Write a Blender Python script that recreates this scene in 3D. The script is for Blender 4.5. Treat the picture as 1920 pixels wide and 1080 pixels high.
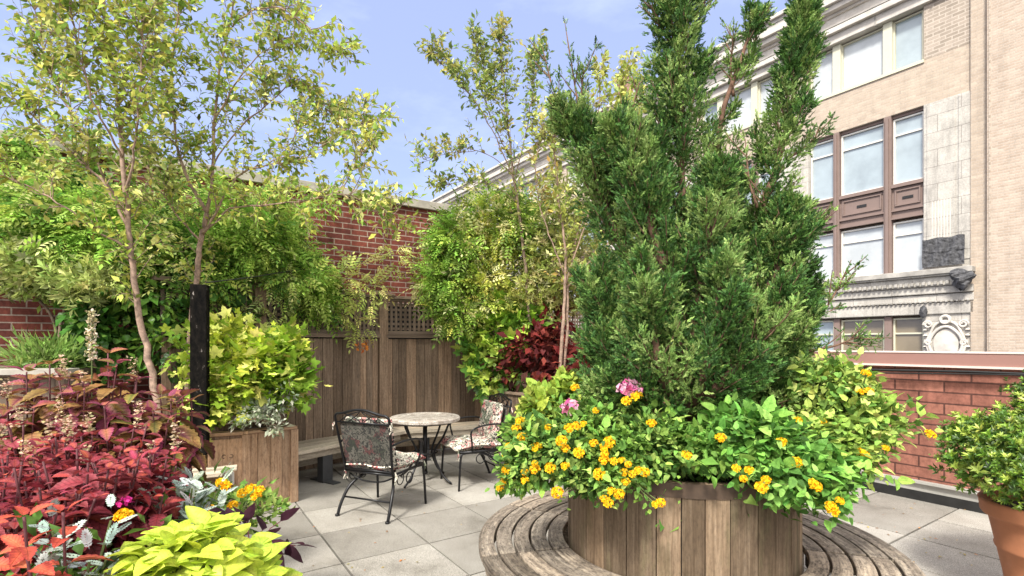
import bpy, math, random
import numpy as np
from mathutils import Vector, Matrix
R = math.radians
for o in list(bpy.data.objects): bpy.data.objects.remove(o)
S = bpy.context.scene
C = S.collection
random.seed(5)
PI = math.pi
H = 1.55; F = 960.0; HY = 645.0
TH = R(33.5)
# ---------------------------------------------------------------- camera
cam = bpy.data.cameras.new('camera'); co = bpy.data.objects.new('camera', cam); C.objects.link(co)
co.location = (0, 0, H); co.rotation_euler = (R(90), 0, 0)
cam.sensor_width = 36; cam.lens = 18; cam.shift_y = 105 / 1920.0
cam.clip_start = 0.05; cam.clip_end = 2000
S.camera = co
# ---------------------------------------------------------------- sky + sun
SUN_EL = R(50); SUN_AZ = R(205)      # azimuth clockwise from +Y (where the sun stands)
w = bpy.data.worlds.new('World'); S.world = w; w.use_nodes = True
nt = w.node_tree; nt.nodes.clear()
out = nt.nodes.new('ShaderNodeOutputWorld'); bg = nt.nodes.new('ShaderNodeBackground')
sky = nt.nodes.new('ShaderNodeTexSky'); sky.sky_type = 'NISHITA'; sky.sun_disc = False
sky.sun_elevation = SUN_EL; sky.sun_rotation = SUN_AZ; sky.air_density = 1.0; sky.dust_density = 1.5; sky.ozone_density = 2.0
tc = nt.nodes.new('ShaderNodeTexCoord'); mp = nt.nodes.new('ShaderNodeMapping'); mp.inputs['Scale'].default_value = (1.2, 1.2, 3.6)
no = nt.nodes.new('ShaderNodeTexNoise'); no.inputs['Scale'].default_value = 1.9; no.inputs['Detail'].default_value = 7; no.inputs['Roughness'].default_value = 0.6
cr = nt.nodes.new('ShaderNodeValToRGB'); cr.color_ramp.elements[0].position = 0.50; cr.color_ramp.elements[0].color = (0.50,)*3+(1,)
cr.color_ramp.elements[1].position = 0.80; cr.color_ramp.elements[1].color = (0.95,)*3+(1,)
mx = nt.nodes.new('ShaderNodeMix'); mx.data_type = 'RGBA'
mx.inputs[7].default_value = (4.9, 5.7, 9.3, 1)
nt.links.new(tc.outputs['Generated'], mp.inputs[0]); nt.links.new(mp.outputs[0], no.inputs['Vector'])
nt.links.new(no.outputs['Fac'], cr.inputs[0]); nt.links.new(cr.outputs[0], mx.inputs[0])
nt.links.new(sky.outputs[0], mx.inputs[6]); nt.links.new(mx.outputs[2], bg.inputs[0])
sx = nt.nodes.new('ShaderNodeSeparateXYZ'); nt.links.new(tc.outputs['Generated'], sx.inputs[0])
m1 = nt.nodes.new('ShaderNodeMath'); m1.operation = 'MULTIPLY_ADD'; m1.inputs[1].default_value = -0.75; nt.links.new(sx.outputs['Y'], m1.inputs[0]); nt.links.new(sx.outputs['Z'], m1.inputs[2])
sky_fill = nt.nodes.new('ShaderNodeMapRange'); sky_fill.interpolation_type = 'SMOOTHSTEP'; sky_fill.inputs[1].default_value = 0.25; sky_fill.inputs[2].default_value = 0.95; nt.links.new(m1.outputs[0], sky_fill.inputs[0])
m3 = nt.nodes.new('ShaderNodeMix'); m3.data_type = 'RGBA'; m3.inputs[7].default_value = (15.5, 15.0, 14.4, 1)  # bright cloud added overhead and behind the camera, out of view, as ambient fill
nt.links.new(sky_fill.outputs[0], m3.inputs[0]); nt.links.new(mx.outputs[2], m3.inputs[6]); nt.links.new(m3.outputs[2], bg.inputs[0])
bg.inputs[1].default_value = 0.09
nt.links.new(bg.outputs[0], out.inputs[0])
sl = bpy.data.lights.new('sun', 'SUN'); sl.energy = 3.3; sl.angle = R(9); sl.color = (1, 0.95, 0.86)
so = bpy.data.objects.new('sun', sl); C.objects.link(so); so.location = (-5, -8, 12)
sd = Vector((math.sin(SUN_AZ)*math.cos(SUN_EL), math.cos(SUN_AZ)*math.cos(SUN_EL), math.sin(SUN_EL)))
so.rotation_euler = (-sd).to_track_quat('-Z', 'Y').to_euler()
S.view_settings.view_transform = 'Standard'; S.view_settings.look = 'None'
S.view_settings.exposure = 0.92; S.view_settings.gamma = 1

# ---------------------------------------------------------------- helpers
def P(px, py, Y): return Vector(((px-960)/F*Y, Y, H-(py-HY)/F*Y))
def Gz(px, py, z):
    Y = F*(H-z)/(py-HY); return Vector(((px-960)/F*Y, Y, z))
def e1(t=TH): return Vector((-math.sin(t), math.cos(t), 0))
def e2(t=TH): return Vector((math.cos(t), math.sin(t), 0))
def nn(v):
    v = Vector(v); return v.normalized()

class MB:
    def __init__(s): s.v=[]; s.f=[]; s.g=[]; s.c=[]
    def add(s, vs, fs, gs=None, col=None):
        n=len(s.v); s.v+= [tuple(p) for p in vs]; s.f += [tuple(i+n for i in f) for f in fs]
        s.g += [tuple(p) for p in (gs or vs)]
        c = col if col is not None else random.random()
        s.c += [c]*len(vs)
        return s
    def box(s, c, l, w_, h, ax=(1,0,0), az=(0,0,1), col=None, grain='l'):
        c=Vector(c); ax=nn(ax); az=nn(az); ay=az.cross(ax).normalized(); az=ax.cross(ay)
        vs=[];gs=[]; off=Vector((random.random()*50,random.random()*50,random.random()*50))
        for k in (-1,1):
            for j in (-1,1):
                for i in (-1,1):
                    vs.append(c+ax*(i*l/2)+ay*(j*w_/2)+az*(k*h/2))
                    q=(i*l/2,j*w_/2,k*h/2)
                    if grain=='w': q=(q[1],q[0],q[2])
                    if grain=='h': q=(q[2],q[0],q[1])
                    gs.append(off+Vector(q))
        return s.add(vs,[(0,2,3,1),(4,5,7,6),(0,1,5,4),(2,6,7,3),(0,4,6,2),(1,3,7,5)],gs,col)
    def b2(s, x0,x1,y0,y1,z0,z1, **k):
        return s.box(((x0+x1)/2,(y0+y1)/2,(z0+z1)/2), x1-x0, y1-y0, z1-z0, **k)
    def tube(s, pts, rad, n=8, col=None, cap=True):
        pts=[Vector(p) for p in pts]; m=len(pts)
        if not hasattr(rad,'__len__'): rad=[rad]*m
        up=None; vs=[]; gs=[]; L=0; off=random.random()*40
        for i,p in enumerate(pts):
            t=(pts[min(i+1,m-1)]-pts[max(i-1,0)])
            if t.length<1e-9: t=Vector((0,0,1))
            t.normalize()
            if up is None:
                up=t.orthogonal().normalized()
            up=(up-t*up.dot(t))
            if up.length<1e-6: up=t.orthogonal()
            up.normalize(); sd_=t.cross(up)
            if i: L+=(p-pts[i-1]).length
            for k in range(n):
                a=2*PI*k/n
                vs.append(p+(up*math.cos(a)+sd_*math.sin(a))*rad[i]); gs.append((L+off,math.cos(a)*rad[i],math.sin(a)*rad[i]))
        fs=[(i*n+k,i*n+(k+1)%n,(i+1)*n+(k+1)%n,(i+1)*n+k) for i in range(m-1) for k in range(n)]
        if cap: fs+= [tuple(range(n-1,-1,-1)), tuple((m-1)*n+k for k in range(n))]
        return s.add(vs,fs,gs,col)
    def lathe(s, prof, c=(0,0,0), n=48, col=None):
        c=Vector(c); m=len(prof)
        vs=[c+Vector((r*math.cos(2*PI*k/n),r*math.sin(2*PI*k/n),z)) for r,z in prof for k in range(n)]
        gs=[(2*PI*k/n*.5,z,r) for r,z in prof for k in range(n)]
        fs=[(i*n+k,i*n+(k+1)%n,(i+1)*n+(k+1)%n,(i+1)*n+k) for i in range(m-1) for k in range(n)]
        return s.add(vs,fs,gs,col)
    def arc(s, c, r0, r1, a0, a1, z0, z1, n=8, grain='t', col=None):
        c=Vector(c); off=random.random()*50; vs=[];gs=[]
        for i in range(n+1):
            a=a0+(a1-a0)*i/n
            for r in (r0,r1):
                for z in (z0,z1):
                    vs.append(c+Vector((r*math.cos(a),r*math.sin(a),z)))
                    rm=(r0+r1)/2
                    gs.append((a*rm+off,r,z) if grain=='t' else (z+off,a*rm,r))
        fs=[]
        for i in range(n):
            b=i*4; d=b+4
            fs+=[(b,d,d+1,b+1),(b+2,b+3,d+3,d+2),(b+1,d+1,d+3,b+3),(b,b+2,d+2,d)]
        fs+=[(0,1,3,2),(n*4,n*4+2,n*4+3,n*4+1)]
        return s.add(vs,fs,gs,col)
    def prism(s, poly, z0, z1, col=None):
        n=len(poly); vs=[(p[0],p[1],z0) for p in poly]+[(p[0],p[1],z1) for p in poly]
        fs=[tuple(range(n-1,-1,-1)),tuple(range(n,2*n))]+[(i,(i+1)%n,n+(i+1)%n,n+i) for i in range(n)]
        return s.add(vs,fs,None,col)
    def build(s, name, mat, parent=None, world=False, smooth=False, bevel=0):
        me=bpy.data.meshes.new(name)
        vs=s.v
        if world and parent is not None:
            l=parent.location if parent.parent is None else Vector(parent.location)+Vector(parent.parent.location)
            vs=[(a-l[0],b-l[1],c-l[2]) for a,b,c in vs]
        me.from_pydata(vs,[],s.f); me.update()
        at=me.attributes.new('gc','FLOAT_VECTOR','POINT'); at.data.foreach_set('vector',np.array(s.g,'f').ravel())
        at=me.attributes.new('pid','FLOAT','POINT'); at.data.foreach_set('value',np.array(s.c,'f'))
        if smooth: me.polygons.foreach_set('use_smooth',[True]*len(me.polygons))
        me.materials.append(mat)
        o=bpy.data.objects.new(name,me); C.objects.link(o)
        if parent is not None: o.parent=parent
        if bevel:
            md=o.modifiers.new('bevel','BEVEL'); md.width=bevel; md.segments=2; md.limit_method='ANGLE'
        return o
def tag(o,label=None,cat=None,group=None,kind=None):
    if label: o['label']=label
    if cat: o['category']=cat
    if group: o['group']=group
    if kind: o['kind']=kind
    return o
def thing(name,label,cat,loc=(0,0,0),rz=0,group=None):
    o=bpy.data.objects.new(name,None); C.objects.link(o); o.empty_display_size=.1
    o.location=loc; o.rotation_euler=(0,0,rz); return tag(o,label,cat,group)
def single(mb,name,mat,label,cat,base,**k):
    """one-mesh thing whose origin is its base"""
    b=Vector(base); mb.v=[(x-b[0],y-b[1],z-b[2]) for x,y,z in mb.v]
    g=k.pop('group',None); o=mb.build(name,mat,**k); o.location=b; return tag(o,label,cat,g)

# ---------------------------------------------------------------- materials
def newmat(name):
    m=bpy.data.materials.new(name); m.use_nodes=True; nt=m.node_tree
    return m,nt,nt.nodes['Principled BSDF']
def N(nt,t,**k):
    n=nt.nodes.new(t)
    for a,b in k.items():
        if a in n.inputs: n.inputs[a].default_value=b
        else: setattr(n,a,b)
    return n
def ramp(nt,src,stops):
    r=nt.nodes.new('ShaderNodeValToRGB'); e=r.color_ramp.elements
    while len(e)<len(stops): e.new(.5)
    for i,(p,c) in enumerate(stops):
        e[i].position=p; e[i].color=tuple(c)+(1,) if len(c)==3 else c
    nt.links.new(src,r.inputs[0]); return r.outputs[0]
def mixc(nt,f,a,b,mode='MIX'):
    m=nt.nodes.new('ShaderNodeMix'); m.data_type='RGBA'; m.blend_type=mode
    for i,x in ((0,f),(6,a),(7,b)):
        if hasattr(x,'is_linked') or hasattr(x,'links'): nt.links.new(x,m.inputs[i])
        else: m.inputs[i].default_value = x if i==0 else tuple(x)+(1,)
    return m.outputs[2]
def bump(nt,b,src,s=.3,d=.01):
    n=nt.nodes.new('ShaderNodeBump'); n.inputs['Strength'].default_value=s; n.inputs['Distance'].default_value=d
    nt.links.new(src,n.inputs['Height']); nt.links.new(n.outputs[0],b.inputs['Normal'])
def wood(name,c0,c1,c2,stain=(.06,.05,.04),stf=.55,rough=.8,gs=1.0,blotch=0):
    m,nt,b=newmat(name)
    g=N(nt,'ShaderNodeAttribute',attribute_name='gc'); p=N(nt,'ShaderNodeAttribute',attribute_name='pid')
    mp=N(nt,'ShaderNodeMapping'); mp.inputs['Scale'].default_value=(1.2*gs,26*gs,26*gs); nt.links.new(g.outputs['Vector'],mp.inputs[0])
    n1=N(nt,'ShaderNodeTexNoise',Scale=2.2,Detail=8,Roughness=.65,Distortion=.6); nt.links.new(mp.outputs[0],n1.inputs['Vector'])
    col=ramp(nt,n1.outputs['Fac'],[(.25,c0),(.5,c1),(.75,c2)])
    pr=ramp(nt,p.outputs['Fac'],[(0,(.50,.47,.44)),(.5,(.9,.88,.86)),(1,(1.3,1.2,1.1))])
    col=mixc(nt,1.0,col,pr,'MULTIPLY')
    mp2=N(nt,'ShaderNodeMapping'); mp2.inputs['Scale'].default_value=(1.5,6,6); nt.links.new(g.outputs['Vector'],mp2.inputs[0])
    n2=N(nt,'ShaderNodeTexNoise',Scale=1.5,Detail=6,Roughness=.7); nt.links.new(mp2.outputs[0],n2.inputs['Vector'])
    st=ramp(nt,n2.outputs['Fac'],[(.52,(0,0,0)),(.72,(stf,)*3)])
    col=mixc(nt,st,col,stain)
    if blotch:
        mp3=N(nt,'ShaderNodeMapping'); mp3.inputs['Scale'].default_value=(1,2.2,2.2); nt.links.new(g.outputs['Vector'],mp3.inputs[0])
        n4=N(nt,'ShaderNodeTexNoise',Scale=28,Detail=8,Roughness=.75); nt.links.new(mp3.outputs[0],n4.inputs['Vector'])
        col=mixc(nt,1.0,col,ramp(nt,n4.outputs['Fac'],[(.36,(1-blotch,)*3),(.50,(1,)*3),(.66,(1+blotch*.6,1+blotch*.6,1+blotch*.5))]),'MULTIPLY')
    nt.links.new(col,b.inputs['Base Color']); b.inputs['Roughness'].default_value=rough
    b.inputs['Specular IOR Level'].default_value=.25
    bump(nt,b,n1.outputs['Fac'],.6,.004)
    return m
def plain(name,c,rough=.6,metal=0,var=.25,scale=12,bs=.15,bd=.003,spec=.4):
    m,nt,b=newmat(name)
    t=N(nt,'ShaderNodeTexCoord'); n=N(nt,'ShaderNodeTexNoise',Scale=scale,Detail=7,Roughness=.65); nt.links.new(t.outputs['Object'],n.inputs['Vector'])
    a=tuple(x*(1-var) for x in c); d=tuple(min(1,x*(1+var)) for x in c)
    nt.links.new(ramp(nt,n.outputs['Fac'],[(.3,a),(.7,d)]),b.inputs['Base Color'])
    b.inputs['Roughness'].default_value=rough; b.inputs['Metallic'].default_value=metal; b.inputs['Specular IOR Level'].default_value=spec
    if bs: bump(nt,b,n.outputs['Fac'],bs,bd)
    return m
def brickm(name,ca,cb,mortar,bw,rh,ms=.01,axes='xz',stain=.3,rough=.85):
    m,nt,b=newmat(name)
    t=N(nt,'ShaderNodeTexCoord'); sp=N(nt,'ShaderNodeSeparateXYZ'); nt.links.new(t.outputs['Object'],sp.inputs[0])
    cb_=N(nt,'ShaderNodeCombineXYZ')
    nt.links.new(sp.outputs['X' if axes[0]=='x' else 'Y'],cb_.inputs[0]); nt.links.new(sp.outputs['Z'],cb_.inputs[1])
    k=N(nt,'ShaderNodeTexBrick',Scale=1.0); k.inputs['Brick Width'].default_value=bw; k.inputs['Row Height'].default_value=rh
    k.inputs['Mortar Size'].default_value=ms; k.inputs['Mortar Smooth'].default_value=.15; k.inputs['Bias'].default_value=0
    k.inputs['Color1'].default_value=ca+(1,); k.inputs['Color2'].default_value=cb+(1,); k.inputs['Mortar'].default_value=mortar+(1,)
    nt.links.new(cb_.outputs[0],k.inputs['Vector'])
    n=N(nt,'ShaderNodeTexNoise',Scale=2.5,Detail=9,Roughness=.7); nt.links.new(t.outputs['Object'],n.inputs['Vector'])
    v=ramp(nt,n.outputs['Fac'],[(.3,(1-stain,)*3),(.7,(1+stain*.4,)*3)])
    mps=N(nt,'ShaderNodeMapping'); mps.inputs['Scale'].default_value=(2.2,2.2,.35); nt.links.new(t.outputs['Object'],mps.inputs[0])
    ns=N(nt,'ShaderNodeTexNoise',Scale=1.6,Detail=8,Roughness=.7); nt.links.new(mps.outputs[0],ns.inputs['Vector'])
    nf=N(nt,'ShaderNodeTexNoise',Scale=22,Detail=4,Roughness=.7); nt.links.new(t.outputs['Object'],nf.inputs['Vector'])
    c_=mixc(nt,1.0,k.outputs['Color'],v,'MULTIPLY'); c_=mixc(nt,1.0,c_,ramp(nt,ns.outputs['Fac'],[(.36,(1-stain*.8,)*3),(.5,(1,)*3),(.7,(1+stain*.3,)*3)]),'MULTIPLY')
    c_=mixc(nt,1.0,c_,ramp(nt,nf.outputs['Fac'],[(.35,(1-stain*.7,)*3),(.6,(1+stain*.3,)*3)]),'MULTIPLY')
    nt.links.new(c_,b.inputs['Base Color'])
    b.inputs['Roughness'].default_value=rough; b.inputs['Specular IOR Level'].default_value=.2
    n3=N(nt,'ShaderNodeMath',operation='MULTIPLY'); n3.inputs[1].default_value=-1; nt.links.new(k.outputs['Fac'],n3.inputs[0])
    bump(nt,b,n3.outputs[0],.7,.006)
    return m
def leafm(name,rough=.55,trans=.36,spec=.3,vein=0):
    m,nt,b=newmat(name)
    a=N(nt,'ShaderNodeAttribute',attribute_name='lc')
    t=N(nt,'ShaderNodeTexCoord'); n=N(nt,'ShaderNodeTexNoise',Scale=60 if vein else 18,Detail=4,Roughness=.6); nt.links.new(t.outputs['Object'],n.inputs['Vector'])
    colr=mixc(nt,1.0,a.outputs['Color'],ramp(nt,n.outputs['Fac'],[(.3,(.68,.70,.66)),(.6,(1.12,1.10,1.05))]),'MULTIPLY')
    if vein:
        u=N(nt,'ShaderNodeAttribute',attribute_name='lu'); sp=N(nt,'ShaderNodeSeparateXYZ'); nt.links.new(u.outputs['Vector'],sp.inputs[0])
        ab=N(nt,'ShaderNodeMath',operation='ABSOLUTE'); nt.links.new(sp.outputs['Y'],ab.inputs[0])
        m1=N(nt,'ShaderNodeMath',operation='MULTIPLY_ADD'); m1.inputs[1].default_value=-.85; nt.links.new(ab.outputs[0],m1.inputs[0]); nt.links.new(sp.outputs['X'],m1.inputs[2])
        m2=N(nt,'ShaderNodeMath',operation='MULTIPLY'); m2.inputs[1].default_value=44; nt.links.new(m1.outputs[0],m2.inputs[0])
        m3=N(nt,'ShaderNodeMath',operation='SINE'); nt.links.new(m2.outputs[0],m3.inputs[0])
        side=ramp(nt,m3.outputs[0],[(.80,(0,0,0)),(.97,(1,1,1))]); mid=ramp(nt,ab.outputs[0],[(.008,(1,1,1)),(.022,(0,0,0))])
        vv=mixc(nt,1.0,side,mid,'LIGHTEN'); vc=mixc(nt,1.0,colr,(vein,)*3,'MULTIPLY')
        fm=N(nt,'ShaderNodeMath',operation='MULTIPLY'); fm.inputs[1].default_value=.6; nt.links.new(vv,fm.inputs[0])
        colr=mixc(nt,fm.outputs[0],colr,vc); bump(nt,b,vv,.5,-.002)
    nt.links.new(colr,b.inputs['Base Color']); b.inputs['Roughness'].default_value=rough; b.inputs['Specular IOR Level'].default_value=spec
    tr=N(nt,'ShaderNodeBsdfTranslucent'); nt.links.new(colr,tr.inputs[0])
    mx=N(nt,'ShaderNodeMixShader',Fac=trans); mx.inputs[0].default_value=trans
    nt.links.new(b.outputs[0],mx.inputs[1]); nt.links.new(tr.outputs[0],mx.inputs[2])
    nt.links.new(mx.outputs[0],nt.nodes['Material Output'].inputs[0])
    return m
M={}
M['fence']=wood('fence_wood',(.12,.085,.06),(.225,.165,.12),(.36,.28,.21),stain=(.06,.05,.04),blotch=.3)
M['lattice']=wood('lattice_wood',(.12,.09,.07),(.20,.155,.12),(.28,.22,.18),stf=.3)
M['barrel']=wood('barrel_wood',(.085,.06,.04),(.19,.14,.095),(.30,.235,.17),stain=(.11,.11,.05),stf=.5,blotch=.25)
M['seat']=wood('weathered_wood',(.10,.085,.07),(.24,.205,.17),(.42,.375,.315),stain=(.045,.035,.028),stf=.9,gs=.8,blotch=.75)
M['bench']=wood('bench_wood',(.36,.32,.25),(.50,.45,.37),(.64,.59,.50),stf=.3,blotch=.3)
M['planter']=wood('planter_wood',(.24,.15,.09),(.37,.25,.165),(.50,.37,.26),stain=(.08,.035,.02),stf=.75,blotch=.3)
M['band']=plain('dark_band',(.07,.045,.03),.6,var=.5,scale=9)
M['iron']=plain('black_iron',(.02,.02,.022),.35,metal=.6,var=.3,bs=.1,spec=.5)
M['post_iron']=plain('grey_post',(.045,.047,.05),.5,var=.2)
M['soil']=plain('soil',(.045,.03,.02),.95,var=.6,scale=40,bs=.8,bd=.02)
M['terracotta']=plain('terracotta',(.42,.17,.085),.75,var=.16,scale=5,bs=.1)
M['brick']=brickm('red_brick',(.22,.06,.042),(.135,.04,.032),(.36,.28,.23),.243,.081,.0075,stain=.4)
M['parapet']=brickm('parapet_block',(.37,.16,.115),(.28,.115,.085),(.11,.05,.04),.405,.108,.008,stain=.35)
M['coping_metal']=plain('coping_metal',(.30,.165,.14),.45,var=.06,scale=3,bs=0)
M['coping_edge']=plain('coping_edge',(.66,.55,.50),.5,var=.06,scale=3,bs=0)
M['flash']=plain('flashing',(.42,.41,.38),.5,metal=.2,var=.12,scale=4,bs=.05)
M['tar']=plain('tar',(.015,.015,.015),.6,var=.4)
M['cable']=plain('cable',(.012,.012,.012),.5,bs=0)
M['stonecope']=plain('coping_stone',(.34,.315,.27),.85,var=.25,scale=6,bs=.3)
M['bark']=plain('birch_bark',(.29,.20,.15),.85,var=.6,scale=22,bs=.6,bd=.004)
M['bark2']=plain('thin_bark',(.17,.12,.085),.85,var=.5,scale=30,bs=.5)
M['jbark']=plain('juniper_bark',(.16,.09,.06),.9,var=.5,scale=30,bs=.7)
M['stem']=plain('green_stem',(.10,.13,.04),.7,var=.3,bs=0)
M['rstem']=plain('purple_stem',(.10,.03,.035),.7,var=.3,bs=0)
M['leaf']=leafm('leaf',.62,.36,.15); M['leafg']=leafm('leaf_glossy',.35,.25,.5); M['petal']=leafm('petal',.6,.25,.2); M['jleaf']=leafm('juniper_leaf',.6,.06,.2); M['coleaf']=leafm('coleus_leaf',.55,.25,.22,.42); M['heart']=leafm('heart_leaf',.5,.35,.25,.72); M['lantleaf']=leafm('lantana_leaf',.6,.3,.15,.7); M['felt']=leafm('felted_leaf',.85,.15,.1)
# burnt post
m,nt,b=newmat('charred_post'); t=N(nt,'ShaderNodeTexCoord'); n=N(nt,'ShaderNodeTexNoise',Scale=26,Detail=8,Roughness=.7); mp=N(nt,'ShaderNodeMapping'); mp.inputs['Scale'].default_value=(1,1,.5)
nt.links.new(t.outputs['Object'],mp.inputs[0]); nt.links.new(mp.outputs[0],n.inputs['Vector'])
nt.links.new(ramp(nt,n.outputs['Fac'],[(.40,(.004,.004,.004)),(.64,(.014,.012,.010)),(.68,(.30,.27,.25))]),b.inputs['Base Color']); b.inputs['Roughness'].default_value=.9; b.inputs['Specular IOR Level'].default_value=.05; bump(nt,b,n.outputs['Fac'],.8,.006)
M['char']=m
# paving
m,nt,b=newmat('paving'); p=N(nt,'ShaderNodeAttribute',attribute_name='pid'); t=N(nt,'ShaderNodeTexCoord')
n1=N(nt,'ShaderNodeTexNoise',Scale=230,Detail=3,Roughness=.7); n2=N(nt,'ShaderNodeTexNoise',Scale=1.3,Detail=8,Roughness=.65)
nt.links.new(t.outputs['Object'],n1.inputs['Vector']); nt.links.new(t.outputs['Object'],n2.inputs['Vector'])
c=ramp(nt,n1.outputs['Fac'],[(.33,(.11,.105,.098)),(.5,(.31,.30,.28)),(.68,(.52,.505,.475))])
c=mixc(nt,1.0,c,ramp(nt,n2.outputs['Fac'],[(.3,(.50,.48,.44)),(.45,(.86,.84,.81)),(.65,(1.10,1.09,1.07))]),'MULTIPLY')
c=mixc(nt,1.0,c,ramp(nt,p.outputs['Fac'],[(0,(.74,.73,.71)),(1,(1.08,1.07,1.05))]),'MULTIPLY')
nt.links.new(c,b.inputs['Base Color']); b.inputs['Roughness'].default_value=.85; bump(nt,b,n1.outputs['Fac'],.25,.002); M['pave']=m
# floral fabric
def floral(name,dark):
    m,nt,b=newmat(name); t=N(nt,'ShaderNodeTexCoord')
    v=N(nt,'ShaderNodeTexVoronoi',Scale=17); nz=N(nt,'ShaderNodeTexNoise',Scale=9,Detail=4); nt.links.new(t.outputs['Object'],nz.inputs['Vector'])
    mp=mixc(nt,.35,(0,0,0),(0,0,0)); 
    mm=nt.nodes.new('ShaderNodeMix'); mm.data_type='RGBA'; mm.inputs[0].default_value=.22
    nt.links.new(t.outputs['Object'],mm.inputs[6]); nt.links.new(nz.outputs['Color'],mm.inputs[7]); nt.links.new(mm.outputs[2],v.inputs['Vector'])
    w2=N(nt,'ShaderNodeTexNoise',Scale=24,Detail=3,Distortion=2.5); nt.links.new(t.outputs['Object'],w2.inputs['Vector'])
    k=.14 if dark else 1  # chair back copy of the print, darkened to carry its own shade
    base=ramp(nt,v.outputs['Color'],[(0,(.75*k,.70*k,.60*k)),(.35,(.70*k,.66*k,.55*k)),(.5,(.18*k,.22*k,.15*k)),(.62,(.72*k,.66*k,.56*k)),(.78,(.55*k,.14*k,.15*k)),(.9,(.62*k,.30*k,.28*k))])
    blk=ramp(nt,w2.outputs['Fac'],[(.50,(0,0,0)),(.54,(1,1,1))])
    nt.links.new(mixc(nt,blk,base,(.02,.02,.018)),b.inputs['Base Color']); b.inputs['Roughness'].default_value=.9
    return m
M['floral']=floral('floral_fabric',False); M['floral_shaded']=floral('floral_fabric_shaded',True)
# building
M['bbrick']=brickm('pale_brick',(.52,.43,.34),(.44,.355,.28),(.47,.40,.33),.32,.10,.012,stain=.12)
M['bbrick2']=brickm('grey_brick',(.42,.35,.29),(.31,.26,.21),(.50,.43,.36),.36,.13,.02,stain=.12)
M['bbrick3']=brickm('wing_brick',(.52,.42,.34),(.42,.33,.26),(.48,.41,.34),.28,.09,.014,stain=.12)
M['lime']=brickm('limestone',(.52,.49,.44),(.47,.44,.40),(.34,.31,.28),1.34,.62,.012,stain=.25)
M['cornice']=plain('cornice_stone',(.55,.51,.46),.85,var=.22,scale=2.2,bs=.2)
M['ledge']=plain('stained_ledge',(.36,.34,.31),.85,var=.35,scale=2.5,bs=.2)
M['mauve']=plain('brown_painted_iron',(.21,.15,.13),.6,var=.08,scale=3,bs=0)
M['cream']=plain('cream_frame',(.56,.54,.42),.6,var=.06,bs=0)
M['white']=plain('white_frame',(.66,.64,.60),.6,var=.06,bs=0)
M['net']=plain('black_netting',(.075,.075,.08),.9,var=.75,scale=9,bs=.8,bd=.03)
def glass(name,c,r=.06):
    m,nt,b=newmat(name); t=N(nt,'ShaderNodeTexCoord'); n=N(nt,'ShaderNodeTexNoise',Scale=.8,Detail=5,Roughness=.6); nt.links.new(t.outputs['Object'],n.inputs['Vector'])
    nt.links.new(ramp(nt,n.outputs['Fac'],[(.38,tuple(x*.82 for x in c)),(.55,c),(.7,tuple(min(.8,x*1.12) for x in c))]),b.inputs['Base Color']); b.inputs['Roughness'].default_value=r; b.inputs['Specular IOR Level'].default_value=.9
    bump(nt,b,n.outputs['Fac'],.05,.02)
    return m
M['glass']=glass('window_glass',(.34,.40,.43)); M['blind']=glass('window_blind',(.50,.53,.54),.08); M['tan']=glass('tan_glass',(.22,.18,.12),.1)
M['dark']=plain('dark_void',(.02,.02,.022),.8,bs=0)
M['street']=plain('asphalt',(.06,.06,.06),.9,var=.2)

# ---------------------------------------------------------------- leaves
def leaf_t(n=4,w=.5,belly=.4,serr=0,droop=.15,fold=.12,heart=0):
    """curved leaf along +x: midrib and both edges"""
    V=[];T=[];tcn=[]
    for i in range(n+1):
        t=i/n
        wd=w*.5*(math.sin(PI*min(1,t**(math.log(.5)/math.log(belly))))**.75 if 0<t<1 else 0)
        if heart and i==0: wd=w*.22
        if serr and 0<i<n: wd*=1+(serr if i%2 else -serr)
        x=t; zz=-droop*t*t; xe=t
        if heart: xe=t-heart*(1-t)**3
        V+=[(x,0,zz),(xe,wd,zz+fold*wd*2),(xe,-wd,zz+fold*wd*2)]; tcn+=[0,1,1]
    for i in range(n):
        a=3*i;b=a+3
        for q in (1,2):
            t1=(a,b,b+q) ; t2=(a,b+q,a+q)
            if q==1: T+=[t1,t2]
            else: T+=[t1[::-1],t2[::-1]]
    return np.array(V,float),np.array(T),np.array(tcn,float)
def diamond(w=.45,cup=.06,b=.45):
    return np.array([(0,0,0),(b,w/2,cup),(1,0,-.08),(b,-w/2,cup)],float),np.array([(0,2,1),(0,3,2)]),np.array([0,1,1,1.])
def fan(outl,cup=.08,c=(.35,0)):
    V=[(c[0],c[1],-cup)]+[(x,y,0) for x,y in outl]; n=len(outl)
    return np.array(V,float),np.array([(0,1+i,1+(i+1)%n) for i in range(n)]),np.array([0]+[1]*n,float)
def maple(k=.62):
    o=[]; 
    for a,r in ((180,.05),(-150,.30),(-118,.44),(-95,.28),(-62,.62),(-36,.36),(-14,.55),(0,.68),(14,.55),(36,.36),(62,.62),(95,.28),(118,.44),(150,.30)):
        o.append((.35+r*math.cos(R(a)),r*math.sin(R(a))*1.0))
    return fan(o)
def combine(parts):
    """parts: (tmpl, origin, axis, normal, size)"""
    V=[];T=[];K=[];n=0
    for (v,t,k),o,a,nm,s in parts:
        a=np.array(a,float);a/=np.linalg.norm(a); nm=np.array(nm,float); nm-=a*nm.dot(a); nm/=np.linalg.norm(nm); sd=np.cross(nm,a)
        w_=np.array(o)+s*(v[:,:1]*a+v[:,1:2]*sd+v[:,2:]*nm)
        V.append(w_);T.append(t+n);K.append(k);n+=len(v)
    return np.vstack(V),np.vstack(T),np.concatenate(K)
rg0=np.random.default_rng(3)
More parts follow.
